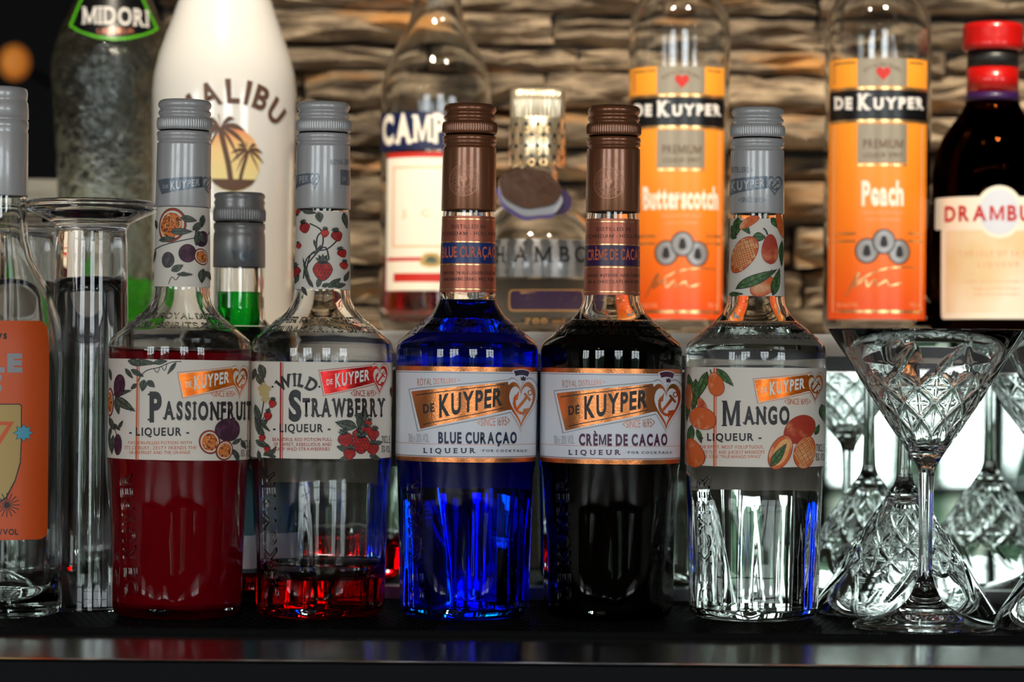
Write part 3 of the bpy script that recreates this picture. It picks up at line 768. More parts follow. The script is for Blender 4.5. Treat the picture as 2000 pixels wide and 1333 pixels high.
p.text('<SINCE 1695>', 411, 764, 458, 775.5, 'orangeink', bold=0, gap=.1)
p.text('70CL E', 469, 860, 487, 874, 'ink', 7, bold=0); p.text('15% VOL', 469, 879, 487, 892, 'ink', 7, bold=0)
p.done('lettering', lab, 'black and orange printed words')
p = Print(sf); badge(p, 349, 719, 481.6, 776, 'orangefoil', 'white_ink', 'orangeink', None, 'paper'); p.done('name_flag', lab, 'orange foil name flag with anchor heart')
p = Print(sf)
for (x, y, L, W, r) in ((250, 705, 38, 15, 12), (262, 706, 46, 13, 5), (300, 709, 28, 12, -8), (344, 708, 30, 9, 125), (256, 722, 30, 12, 28), (245, 720, 26, 10, 50), (282, 742, 24, 17, 100), (288, 744, 20, 14, 40), (268, 750, 18, 10, 140),
                        (214, 720, 26, 12, 70), (214, 815, 30, 14, 60), (232, 838, 20, 8, -60), (222, 850, 40, 12, 95), (218, 835, 30, 11, 110), (470, 862, 20, 10, 60), (225, 775, 46, 19, 38), (226, 778, 34, 14, 75), (222, 772, 34, 13, -18), (218, 780, 36, 13, 100), (214, 850, 34, 12, 80), (222, 828, 20, 9, 40), (448, 878, 26, 11, 40), (452, 868, 22, 10, -30), (458, 880, 26, 10, 75)):
    leaf(p, x, y, L, W, r, ly=2)
branch(p, 270, 745, [(0, 0), (15, -20), (40, -28), (60, -38), (78, -40)], 1.6, 6); branch(p, 300, 720, [(0, 0), (8, 8), (14, -4), (22, 4), (26, -10)], 1.3, 6)
ball(p, 233, 754, 13, 23, 'purple', 8, 5); half_passion(p, 216, 786, 10, 29, 0, 5)
ball(p, 231, 869, 9, 21, 'purple', 0, 6); branch(p, 225, 850, [(-4, -25), (2, -8), (6, 2)], 1.3, 6)
half_passion(p, 409, 864, 19.5, 24, -10, 5); ball(p, 445, 840, 22, 23, 'purple', 0, 10); half_passion(p, 437, 880, 15, 20, 8, 13)
p.done('fruit_drawing', lab, 'printed passionfruits and grey-green leaves')
p = Print(sf, .00025); p.band(404, 560, 'paper', 0, 120); nl = p.done('neck_label', rt, 'cream neck label with passionfruit drawings')
p = Print(sf)
half_passion(p, 334, 440, 29, 35, 15, 4); ball(p, 394, 467, 11, 16, 'purple', 10, 3); ball(p, 366, 495, 17, 18.5, 'purple', 0, 4); half_passion(p, 393, 502, 12, 17, -15, 3); ball(p, 328, 508, 13, 16, 'greyfruit', 0, 4)
for (x, y, L, W, r) in ((352, 425, 34, 15, 10), (333, 453, 42, 15, -2), (312, 470, 28, 12, -10), (375, 450, 30, 15, -40), (388, 452, 30, 14, 100), (380, 450, 36, 15, 50), (395, 420, 26, 10, 95), (335, 530, 26, 15, -30), (345, 536, 32, 9, 0), (395, 525, 30, 14, 95), (400, 530, 24, 12, 50), (306, 490, 34, 8, 110), (300, 530, 20, 9, 70), (305, 430, 20, 9, 70)):
    leaf(p, x, y, L, W, r, ly=9)
branch(p, 300, 490, [(0, 5), (20, -8), (45, -22), (66, -32), (72, -40)], 1.6, 8); branch(p, 330, 545, [(0, 10), (6, -4), (14, 2), (22, -12), (30, -14)], 1.3, 8)
p.done('fruit_drawing', nl, 'printed passionfruits on the neck label')
p = Print(Surf(rt, D, lambda z: rf_out(z)+.0008)); badge(p, 309, 345, 418, 380, 'greydark', 'silver', None, None, 'silver'); p.done('cap_print', cap, 'faint grey name flag')

# --- strawberry
rt, sf, cap, D = front_bottle('liqueur_bottle', 623.5, 1204, 'almost empty clear bottle with a little red liqueur, grey cap and strawberry drawings', 'silver', 'red', zl(1131), 's')
emboss(rt, sf, 634, 620, 922, 1170, (520, 514)); back_label(rt, sf, D)
p = Print(sf, .00025); p.band(707.5, 897, 'paper', 0, 97); lab = p.done('front_label', rt, 'cream paper label with strawberry drawings')
p = Print(sf)
p.rect(547, 708, 550.5, 896, 'redink', 1); p.rect(552, 708, 553.4, 896, 'redink', 1)
p.arc_text('WILD', 577, 800, 46, 24, -44, 44, 'ink', bold=.04, serif=.08)
for x in (533, 623.5): p.at(x, 756, ell(2.2, 2.2, 10), 'ink', 3)
p.text('S', 564, 766, 589, 820, 'ink', bold=.05, serif=.07); p.text('TRAWBERRY', 591, 780, 751, 813, 'ink', bold=.045, serif=.10)
p.text('- LIQUEUR -', 534, 829, 645, 844, 'ink', bold=.03, gap=.16)
small_print(p, [('BEAUTIFUL RED POTION FULL', 533, 855.5, 648, 862), ('OF SWEET, REBELLIOUS AND', 535, 865, 647, 871.5), ('JUICY WILD STRAWBERRIES', 537, 874, 644, 880.5)], 'redink')
p.text('<SINCE 1695>', 684, 762.5, 734, 774.5, 'redink', bold=0, gap=.1)
p.text('70CL E', 744, 852, 760, 866, 'ink', 3, bold=0); p.text('15% VOL', 744, 871, 760, 884, 'ink', 3, bold=0)
p.done('lettering', lab, 'black and red printed words')
p = Print(sf); badge(p, 625, 715, 754.6, 771, 'redfoil', 'white_ink', 'redink', None, 'paper'); p.done('name_flag', lab, 'red foil name flag with anchor heart')
p = Print(sf)
for (x, y, L, W, r) in ((502, 730, 30, 16, 60), (499, 790, 44, 14, 75), (508, 850, 40, 12, -110), (500, 860, 30, 14, 30), (515, 890, 26, 12, -30), (530, 890, 22, 9, -60), (762, 756, 22, 12, 80), (766, 800, 18, 9, 95), (690, 890, 30, 14, 160), (720, 890, 26, 12, 20), (508, 712, 30, 18, 70), (500, 720, 26, 14, 110), (506, 838, 30, 12, -50), (500, 820, 34, 10, 60), (510, 825, 26, 8, 45), (505, 880, 24, 10, 80), (540, 893, 24, 9, 190), (768, 790, 20, 8, 90), (702, 838, 40, 22, -78), (696, 835, 40, 22, -165), (710, 826, 24, 16, -130), (728, 868, 20, 12, -10), (680, 880, 24, 14, 200)):
    leaf(p, x, y, L, W, r, ly=2)
for a in range(5): p.at(516, 762, [(x+7, y) for x, y in ell(8, 6, 10)], 'petal', 4, a*72-90)
for a in range(5): p.at(519, 778, [(x+5, y) for x, y in ell(6, 4, 10)], 'petal', 4, a*72-60)
branch(p, 512, 770, [(6, 0), (2, 30), (-4, 60), (-8, 80)], 2, 3); branch(p, 520, 800, [(12, -10), (0, 10), (-12, 28), (-18, 50)], 1.8, 3)
for (x, y, r, a) in ((533, 788, 8.5, 10), (524, 812, 9, 5), (513, 855, 7.5, 0), (522, 877, 6.5, 10), (765, 762, 7, 80)): berry(p, x, y, r, a, 5, False)
for (x, y, r, a) in ((718, 827, 7.5, 20), (674, 858, 15, -15), (701, 842, 8, 0), (728, 848, 11.5, 10), (727, 876, 12, 0), (682, 886, 12, 10), (716, 840, 9, -10), (696, 848, 9, 20), (704, 867, 18, 0)): berry(p, x, y, r, a, 6, r > 9)
p.done('fruit_drawing', lab, 'printed red strawberries and leaves')
p = Print(sf, .00025); p.band(412, 565, 'paper', 0, 120); nl = p.done('neck_label', rt, 'cream neck label with strawberry drawings')
p = Print(sf)
for pts in ([(0, 0), (6, -40), (30, -62), (30, -95), (10, -110)], [(4, -8), (14, -50), (40, -60), (62, -85)], [(8, -30), (30, -60), (38, -60), (42, -40)], [(22, -55), (24, -85), (40, -100)]):
    branch(p, 593, 545, pts, 2.6, 2)
for (x, y, L, W, r) in ((622, 414, 22, 17, 80), (592, 413, 24, 10, 10), (670, 415, 34, 13, 80), (613, 468, 20, 6, 75), (614, 500, 26, 7, -60), (606, 560, 62, 9, -107), (612, 562, 34, 9, -125), (590, 560, 22, 9, 60), (640, 562, 34, 15, -35), (650, 560, 30, 12, -10), (620, 562, 26, 12, -75), (628, 560, 18, 10, -20), (671, 550, 26, 12, -60), (577, 555, 22, 10, -70)):
    leaf(p, x, y, L, W, r, ly=3)
for (x, y, r, a) in ((595, 444, 11, -15), (634, 455, 8.5, 5), (657, 460, 11, -15), (584, 480, 6, -10), (667, 494, 9, -25), (671, 518, 8, 5), (630, 527, 20, 0), (577, 530, 12, 0), (582, 414, 6, 180)): berry(p, x, y, r, a, 6, r > 10)
p.done('fruit_drawing', nl, 'printed strawberries on the neck label')
p = Print(Surf(rt, D, lambda z: rf_out(z)+.0008)); badge(p, 545, 338, 624, 372, 'greydark', 'silver', None, None, 'silver'); p.rect(664, 332, 681, 362, 'greydark', 3); p.text('DE', 667, 346, 674, 353, 'silver', 5); p.text('ROYAL DIST', 645, 312, 682, 322, 'greydark', 3, bold=0); p.done('cap_print', cap, 'faint grey name flag')

# --- blue and cocoa liqueurs share the label layout
def cocktail_bottle(px, py, label, liq, liq_top, sh_, title, tx, ink, band_m, l3, l4, eb):
    rt, sf, cap, D = front_bottle('liqueur_bottle', px, py, label, 'copper', liq, liq_top, 'c', .2)
    emboss(rt, sf, px+10, *eb); back_label(rt, sf, D)
    dx, dy = sh_
    X = lambda u: 770+u/5.797+dx
    Y = lambda v: 690+v/5.797+dy
    p = Print(sf, .00025); p.band(Y(155), Y(1240), 'white', 0, 97); lab = p.done('front_label', rt, 'white paper label with copper bands')
    p = Print(sf)
    p.band(Y(155), Y(208), 'foil', 1, 97); p.band(Y(1190), Y(1240), 'foil', 1, 97)
    for v in (222, 1172): p.band(Y(v), Y(v+5), ink, 1, 97)
    for v in (1035, 1180): p.band(Y(v), Y(v+5), 'copperink', 1, 97)
    p.done('copper_band', lab, 'copper foil bands and lines')
    p = Print(sf)
    p.quad('ROYAL DISTILLERS >', (X(265), Y(288)), (X(745), Y(285)), (X(745), Y(330)), (X(265), Y(375)), 'copperink', bold=0, gap=.12)
    p.quad('<SINCE 1695>', (X(940), Y(750)), (X(1300), Y(715)), (X(1300), Y(818)), (X(940), Y(828)), 'copperink', bold=0, gap=.12)
    p.text('70cl e 20% VOL.', X(165), Y(915), X(400), Y(1010), 'greyink', bold=-.01, gap=.05)
    p.text(title, X(tx[0]), Y(tx[2]), X(tx[1]), Y(tx[3]), ink, bold=.045, gap=.13)
    p.text('LIQUEUR', X(330), Y(1077), X(920), Y(1131), ink, bold=.03, gap=.34, serif=.12); p.text('·FOR COCKTAILS·', X(975), Y(1092), X(1505), Y(1118), 'ink', bold=.02, gap=.22, serif=.10)
    p.done('lettering', lab, 'dark product name and small print')
    p = Print(sf); badge(p, X(200), Y(325), X(1585), Y(860), 'foil', 'ink', 'greyink', 'ink', 'white'); p.done('name_flag', lab, 'copper foil name flag with anchor heart')
    p = Print(sf)      # arched crest with a small crown
    for (r0, r1, m_, l_, g) in ((-21, -7, 'white', 5, 27), (-19.5, -9, ink, 6, 24)):
        V, Fs = [], []
        for i in range(11):
            a = radians(-g+2*g*i/10); V += [(40*sin(a)*(r0-22)/-43, -(40-(-r0-20))*0 + (r0-22)*cos(a)*1.0+24), (40*sin(a)*(r1-22)/-43, (r1-22)*cos(a)+24)]
            if i: Fs.append((2*i-2, 2*i, 2*i+1, 2*i-1))
        p.at(X(1437), Y(290), V, m_, l_, 3, Fs)
    p.at(X(1452), Y(288), [(-4, 4), (-5, -4), (-2.5, -1), (0, -5), (2.5, -1), (5, -4), (4, 4)], ink, 6)
    p.done('crest', lab, 'small dark arched crest with a crown')
    yy = dy
    ny = lambda v: 180+v/2.898+sh_[1]*1.45
    nx = lambda u: 840+u/2.898+sh_[0]
    p = Print(sf, .00025); p.band(ny(700), ny(1133), 'neckcopper', 0, 120); nl = p.done('neck_label', rt, 'rose copper neck label')
    p = Print(sf)
    p.band(ny(853), ny(968), band_m, 1, 120)
    for v in (716, 845, 974, 1113): p.band(ny(v), ny(v+5), 'gold', 2, 120)
    p.text('DISTILLED IN', nx(123), ny(752), nx(308), ny(773), 'ink', bold=0, gap=.2); p.text('SCHIEDAM - HOLLAND', nx(72), ny(795), nx(366), ny(815), 'ink', bold=0, gap=.2)
    p.text(title, nx(72), ny(880), nx(366), ny(938), 'orangeink', bold=.02, gap=.1)
    p.text(l3, nx(72), ny(1018), nx(366), ny(1035), 'ink', bold=0); p.text(l4, nx(78), ny(1052), nx(355), ny(1070), 'ink', bold=0)
    p.done('lettering', nl, 'dark and copper words on the neck')
    p = Print(Surf(rt, D, lambda z: rf_out(z)+.0008)); sx_, sy_ = nx(187), ny(500)
    def ring(r0, r1):
        V, Fs = [], []
        for i in range(33):
            a = 2*pi*i/32; V += [(r0*cos(a), r0*sin(a)), (r1*cos(a), r1*sin(a))]
            if i: Fs.append((2*i-2, 2*i, 2*i+1, 2*i-1))
        p.at(sx_, sy_, V, 'copperlight', 2, 0, Fs)
    ring(30, 31.5); ring(21, 22); ring(13, 14)
    p.arc_text('OLDEST DISTILLERY FOR COFFEE', sx_, sy_, 23.5, 5, 0, 350, 'copperlight', bold=.0, gap=.15); p.arc_text('ROYAL DISTILLERS', sx_, sy_, 15, 4.5, 0, 340, 'copperlight', bold=0, gap=.15)
    p.at(sx_, sy_, heartpts(17, 19), 'copperlight', 2); p.strip(sx_, sy_, [(-4, 5), (5, -5)], 2, 'copper', 3); p.strip(sx_, sy_, _cr([(-6, -3), (-5, 3), (3, 6)], 4), 2, 'copper', 3)
    p.done('cap_print', cap, 'round pale seal printed on the capsule')
    return rt
cocktail_bottle(905.5, 1205, 'tall bottle full of bright blue liqueur with a copper cap and white label', 'blue', zl(592), (0, 0), 'BLUE CURAÇAO', (500, 1380, 900, 1018), 'navy', 'royal',
                'TOPS FOR THE BLUE LAGOON COCKTAIL', 'AND MAKING DRINKS, WELL, BLUE', (622, 935, 1172, (803, 797)))
cocktail_bottle(1187, 1206.5, 'bottle of nearly black liqueur with a copper cap and white label', 'cacao', zl(634), (283.5, 3.5), 'CRÈME DE CACAO', (450, 1440, 900, 1020), 'plum', 'plumband',
                'DARK INTENSE AND SWEET', 'IN A CHOCOLATE MARTINI', (626, 935, 1172, (1092, 1088)))

# --- mango
rt, sf, cap, D = front_bottle('liqueur_bottle', 1471, 1208, 'clear colourless liqueur bottle with a grey cap and mango drawings on its label', 'silver', 'clear', zl(640), 'm')
emboss(rt, sf, 1480, 632, 930, 1175, (1368, 1363)); back_label(rt, sf, D)
p = Print(sf, .00025); p.band(718.5, 913, 'paper', 0, 97); lab = p.done('front_label', rt, 'pale paper label with mango drawings')
p = Print(sf)
p.rect(1394, 719, 1397.5, 912, 'orangeink', 1); p.rect(1399, 719, 1400.4, 912, 'orangeink', 1)
p.text('M', 1410, 783, 1447, 833, 'ink', bold=.05, serif=.055, sw=.16, e=.05); p.text('ANGO', 1451, 796, 1541, 828, 'ink', bold=.045, serif=.10)
p.text('- LIQUEUR -', 1369, 847, 1487, 861, 'ink', bold=.03, gap=.16)
small_print(p, [('THE RIPEST, MOST VOLUPTUOUS,', 1368, 870, 1491, 876.4), ('SWEETEST AND JUICIEST MANGOES', 1367, 880, 1493, 886.4), ('FOR SOME "TRUE MANGO SWAG"', 1371, 889, 1486, 895)], 'orangeink')
p.text('<SINCE 1695>', 1531, 779, 1582, 790.5, 'orangeink', bold=0, gap=.1)
p.text('70CL E', 1592, 868, 1609, 882, 'ink', 3, bold=0); p.text('15% VOL', 1592, 886, 1609, 900, 'ink', 3, bold=0)
p.done('lettering', lab, 'black and orange printed words')
p = Print(sf); badge(p, 1473, 732, 1605.5, 786, 'orangefoil', 'white_ink', 'orangeink', None, 'paper'); p.done('name_flag', lab, 'orange foil name flag with anchor heart')
p = Print(sf)
for (x, y, L, W, r) in ((1382, 726, 60, 20, 110), (1360, 740, 70, 20, 95), (1345, 730, 50, 14, 80), (1400, 720, 46, 16, 50), (1352, 830, 50, 18, 100), (1362, 838, 30, 10, 75), (1345, 780, 46, 14, 95), (1603, 790, 44, 26, 68), (1590, 850, 24, 14, -60), (1612, 830, 26, 10, 80)):
    leaf(p, x, y, L, W, r, 'leafgreen', 2)
mango_fruit(p, 1398, 751, 15, 24, -12, 'mango', 5); mango_fruit(p, 1371, 793, 8, 16, -15, 'mangored', 4); mango_fruit(p, 1370, 817, 26, 22, 25, 'mango', 5); mango_cubes(p, 1346, 775, 9, 26, 0, 5)
mango_fruit(p, 1353, 885, 18, 30, -12, 'mango', 5); branch(p, 1388, 728, [(0, -6), (2, 2), (6, 6)], 2, 5)
mango_fruit(p, 1563, 838, 36, 26, -28, 'mangored', 4); mango_half(p, 1524, 884, 22, 36, 25, 7); mango_cubes(p, 1572, 884, 23, 33, 14, 7)
leaf(p, 1504, 912, 56, 20, -55, 'leafgreen', 11)
p.done('fruit_drawing', lab, 'printed mangoes with green leaves')
p = Print(sf, .00025); p.band(427, 578, 'paper', 0, 120); nl = p.done('neck_label', rt, 'pale neck label with mango drawings')
p = Print(sf)
for (x, y, L, W, r) in ((1442, 425, 40, 18, 95), (1445, 430, 34, 14, 60), (1430, 440, 28, 12, 80), (1505, 425, 28, 16, 50), (1470, 462, 26, 20, 5), (1526, 470, 54, 12, 92), (1438, 565, 70, 21, -35), (1508, 578, 60, 22, -72), (1425, 575, 20, 10, 0), (1440, 465, 22, 12, 200)):
    leaf(p, x, y, L, W, r, 'leafgreen', 3)
mango_cubes(p, 1450, 498, 22, 40, 28, 5); mango_fruit(p, 1504, 487, 17, 30, 0, 'mangored', 6); mango_fruit(p, 1490, 558, 28, 20, -25, 'mango', 2); mango_fruit(p, 1462, 434, 22, 9, -32, 'mango', 5); mango_fruit(p, 1524, 440, 8, 26, -14, 'mango', 5)
branch(p, 1498, 455, [(0, 4), (-3, -4), (-8, -9)], 3, 7)
leaf(p, 1438, 565, 70, 21, -35, 'leafgreen', 9)
p.done('fruit_drawing', nl, 'printed mangoes on the neck label')
p = Print(Surf(rt, D, lambda z: rf_out(z)+.0008)); badge(p, 1400, 344, 1526, 384, 'greydark', 'silver', None, None, 'silver'); p.text('<SINCE 1695>', 1443, 386, 1494, 396, 'greydark', bold=0); p.text('DISTILLERS >', 1428, 327, 1470, 338, 'greydark', bold=0); p.done('cap_print', cap, 'faint grey name flag with anchor heart')

# ------------------------------------------------------------------ cropped clear bottle at the left edge
def px_bottle(name, label, cx, ybase, D, prof, z0, cat='bottle', n=96, m='glass', wall=9, neck_solid=False, inner=True, base_t=18, rmod=None, smooth=True):
    """prof: list of (radius px, row px) bottom to top in the photo at distance D; z0 = height of the surface it stands on"""
    b = P(cx, ybase, D); root = empty(name, (b.x, b.y, z0)); tag(root, label, cat)
    zf = lambda y: P(cx, y, D).z-z0
    k = D/F
    # rows measured against the base row so the thing really stands on its surface
    out = [(r*k, max(0.0, zf(y))) for r, y in prof]
    out[0] = (out[0][0], 0.0)
    pts = [(0, .0015)]+out
    if inner:
        inn = [(max(r-wall*k, wall*k*.6), z) for r, z in out if z > base_t*k]
        inn = [(0, base_t*k)]+[(inn[0][0]*.7, base_t*k)]+inn[0:]
        pts = pts+[(inn[-1][0], out[-1][1])]+inn[::-1][1:]
        rin = interp(inn[2:])
    else:
        pts = pts+[(0, out[-1][1])]; inn = None; rin = None
    link('glass_body' if inner else 'body', lathe(pts, n, rmod=rmod), M[m], root, smooth=smooth)
    return root, Surf(root, D, interp(out[1:])), rin, zf, k
def fill(root, rin, z_top, k, m, z_bot, name='liqueur', sk=.0003, n=96):
    N = 24; pts = [(0, z_bot+.0006), (rin(z_bot+.002)*.68, z_bot+.0006)]
    for i in range(N+1):
        z = z_bot+.003+(z_top-z_bot-.003)*i/N; pts.append((rin(z)-sk, z))
    pts.append((0, z_top)); return link(name, lathe(pts, n), M[m], root, smooth='auto')
rt, sf, rin, zf, k = px_bottle('gin_bottle', 'clear bottle with an orange label cut off by the left edge of the picture', -7, 1207, 1.502,
    [(100, 1207), (116, 1203), (124, 1192), (126, 1178), (126, 1100), (126, 700), (124, 660), (117, 620), (104, 580), (84, 540), (66, 505), (57, 470), (53, 430), (51, 400), (50, 300), (50, 190)], 0, base_t=16, wall=8)
# the deep punt in its base
b = bmesh.new(); lathe([(0, .024), (30*k, .022), (62*k, .015), (86*k, .006), (98*k, .0035), (90*k, .0045), (60*k, .0125), (30*k, .0195), (0, .0212)], 72, bm=b); link('punt', b, M['glass'], rt)
cap = link('screw_cap', lathe([(0, zf(171)), (44*k, zf(171)), (50*k, zf(174)), (52*k, zf(182)), (51*k, zf(194)), (50*k, zf(197)), (52.5*k, zf(202)), (53.5*k, zf(214)), (54*k, zf(232)), (51*k, zf(234.5)), (53.5*k, zf(237)), (54*k, zf(250)), (52*k, zf(256)), (53.5*k, zf(262)), (53.5*k, zf(382)), (53*k, zf(384)), (51.5*k, zf(384)), (51*k, zf(262))], 72), M['silver'], rt)
p = Print(sf, .00025)
def rrect(x0, y0, x1, y1, r, n=6):
    o = []
    for (cx, cy_, a) in ((x1-r, y0+r, -90), (x1-r, y1-r, 0), (x0+r, y1-r, 90), (x0+r, y0+r, 180)):
        for i in range(n+1): t = radians(a+90*i/n); o.append((cx+r*cos(t), cy_+r*sin(t)))
    return o
p.poly(rrect(-106, 627, 92, 1054, 18), 'orangelabel', 0); lab = p.done('front_label', rt, 'orange label with rounded corners')
p = Print(sf)
p.text('LE', -22, 694, 43, 725, 'greyink', bold=.07); p.text('C', -16, 734, 3, 763, 'greyink', bold=.07); p.text('ys', -6, 647, 13, 662, 'ink', bold=.04); p.text('%/VOL', -12, 1034, 35, 1045, 'ink', bold=.03)
p.done('lettering', lab, 'pale and black letters')
p = Print(sf)
p.poly([(-60, 789), (38, 789), (42, 793), (42, 860), (40, 905), (30, 940), (12, 975), (-6, 985), (-60, 985)], 'ink', 1); p.poly([(-60, 791), (37, 791), (40, 794), (40, 860), (38, 903), (28, 938), (10, 972), (-6, 982), (-60, 982)], 'midcream', 2)
p.poly([(-40, 824), (27, 824), (-2, 872), (-20, 872)], 'orangelabel', 3); p.poly([(-36, 831), (14, 831), (-6, 862), (-20, 862)], 'midcream', 4)
st = [((17 if i % 2 == 0 else 10.5)*cos(pi*i/8), (17 if i % 2 == 0 else 10.5)*sin(pi*i/8)) for i in range(16)]
p.at(45, 846, [(x*1.08, y*1.08) for x, y in st], 'ink', 4); p.at(45, 846, st, 'skyblue', 5)
for i in range(16): p.strip(13, 987, [(0, 0), (24*cos(pi*i/8), 24*sin(pi*i/8))], 1.6, 'ink', 5)
p.at(13, 987, ell(5, 5, 12), 'ink', 5)
p.done('drawing', lab, 'printed glass, blue star and black burst')
p = Print(sf, .0002); A = radians(52)*sf.R; C = pi*sf.R
p.raw([(C-A, zf(1038)), (C+A, zf(1038)), (C+A, zf(692)), (C-A, zf(692))], [(0, 1, 2, 3)], 'backpaper', 0); p.done('back_label', rt)

# ------------------------------------------------------------------ upturned footed glasses
def sling(label, cx, D, foot_y=392):
    b = P(cx, 1200, D); root = empty('footed_glass', (b.x, b.y, 0)); tag(root, label, 'glass', 'tall upturned footed glasses at the left')
    H = .2265; k = 1.53/F; zt_ = lambda y: H-(y-392)*k*1.0
    o = [(77, 0), (78, .001), (77, .02), (75, .09), (73, .150), (70, zt_(500)), (68, zt_(455)), (69, zt_(446)), (74, zt_(438)), (90, zt_(430)), (110, zt_(421)), (124, zt_(414)), (127.5, zt_(408)), (128, zt_(402)), (126, zt_(396)), (115, zt_(393)), (60, zt_(396)), (0, zt_(398))]
    out = [(r*k, z) for r, z in o]
    inn = [(r*k, z) for r, z in [(0, zt_(541)), (20, zt_(542)), (42, zt_(546)), (55, zt_(555)), (61, zt_(575)), (65, .13), (70, .07), (73, .01), (75, 0)]]
    link('bowl', lathe(out+inn, 96), M['crystal'], root)
    # moulded rings at the neck of the foot
    for y, r in ((436, 72), (444, 70)):
        bm = bmesh.new(); N, Q = 72, 8
        vs = [[bm.verts.new(((r*k+.0007*cos(2*pi*j/Q))*sin(2*pi*i/N), -(r*k+.0007*cos(2*pi*j/Q))*cos(2*pi*i/N), zt_(y)+.0007*sin(2*pi*j/Q))) for j in range(Q)] for i in range(N)]
        for i in range(N):
            for j in range(Q): bm.faces.new((vs[i][j], vs[(i+1) % N][j], vs[(i+1) % N][(j+1) % Q], vs[i][(j+1) % Q]))
        bmesh.ops.recalc_face_normals(bm, faces=bm.faces)
        link('neck_ring', bm, M['crystal'], root)
    return root
sling('tall footed glass standing upside down beside the red passionfruit bottle', 172, 1.532)
sling('second tall upturned footed glass, half hidden behind the orange-labelled bottle', 36, 1.598)

# ------------------------------------------------------------------ small bottle of green liqueur behind
rt, sf, rin, zf, k = px_bottle('green_liqueur_bottle', 'dark green liqueur bottle with a dull silver cap, behind the passionfruit bottle', 461, 1177, 1.588,
    [(100, 1177), (115, 1173), (120, 1162), (121, 1140), (121, 720), (119, 690), (108, 668), (84, 650), (62, 636), (52, 624), (49.5, 600), (49, 520), (48, 500), (47, 400)], 0, wall=7)
fill(rt, rin, zf(640), k, 'darkgreen', 18*k+.001, 'liqueur')
pts = [(0, zf(636)), (40*k, zf(636)), (41.5*k, zf(620)), (41.5*k, zf(571)), (0, zf(571))]
link('liqueur_in_neck', lathe(pts, 64), M['green'], rt, smooth='auto')
def kn2(r, z, a): return r+.0003*cos(a*60) if zf(430) < z < zf(412) else r
link('screw_cap', lathe([(0, zf(378)), (44*k, zf(377)), (49*k, zf(380)), (50*k, zf(386)), (47*k, zf(390)), (50*k, zf(396)), (48*k, zf(403)), (50*k, zf(410)), (50.5*k, zf(413)), (50.5*k, zf(418)), (50.5*k, zf(429)), (50*k, zf(433)), (46*k, zf(434))], 240, rmod=kn2), M['silver2'], rt)
cp = link('capsule', lathe([(46*k, zf(437)), (50*k, zf(437)), (50.5*k, zf(446)), (48*k, zf(452)), (50*k, zf(458)), (50.5*k, zf(470)), (51*k, zf(522)), (50*k, zf(523)), (49.2*k, zf(470))], 72), M['silver2'], rt)
p = Print(Surf(rt, 1.588, lambda z: 50.8*k)); p.text('vok', 452, 482, 496, 508, 'greydark', bold=.05); p.done('cap_print', cp)
p = Print(sf, .00025); p.band(920, 1120, 'teal', 0, 90); lab = p.done('front_label', rt, 'teal label with a white lower panel')
p = Print(sf); p.band(1047, 1112, 'white', 1, 85); p.done('label_panel', lab)

# ------------------------------------------------------------------ cut glass martini glasses
U = [(194, 638), (172, 671), (149, 704), (128, 739), (107, 773), (84, 808), (61, 843), (47, 862), (36, 878), (27, 892), (21, 902), (17.5, 914), (16, 925), (14, 985), (13, 1050), (14, 1100), (17, 1125), (24, 1146), (36, 1168), (58, 1186), (90, 1198), (120, 1206), (137, 1211), (141, 1215), (140, 1219.5)]
UK = 1.465/F
def cut(r, z, a, zb, zt2):
    """wheel-cut lattice on the outer side of the bowl"""
    t = (z-zb)/(zt2-zb)
    if t < .06 or t > .92: return 0
    n = 11; s = a/(2*pi)*n
    v = (t-.18)/.122
    d = 0
    def tri(q, wd): q = abs(((q+.5) % 1)-.5); return max(0, 1-q/wd)
    lat = max(0, min(1, (.66-t)/.04)) * max(0, min(1, (t-.15)/.04))
    g = max(tri(s+v*.5, .12), tri(s-v*.5, .12))
    d += .0011*g*lat
    d += .00045*max(tri(v*1.0+.5*0, .05), tri(2*s, .06))*lat*(1-g)
    # spikes rising above the lattice, petals below it
    if t >= .55:
        q = abs((((s+.25-(t-.55)*2.2)*.5+.5) % 1)-.5); wq = .05*sin(pi*min(1, (t-.55)/.35))
        if wq > 0: d += .0012*max(0, 1-q/wq)
    if t <= .2:
        q = abs(((s*1.0+.5) % 1)-.5); d += .0009*max(0, 1-q/.34)*min(1, (.2-t)/.06)
    return d
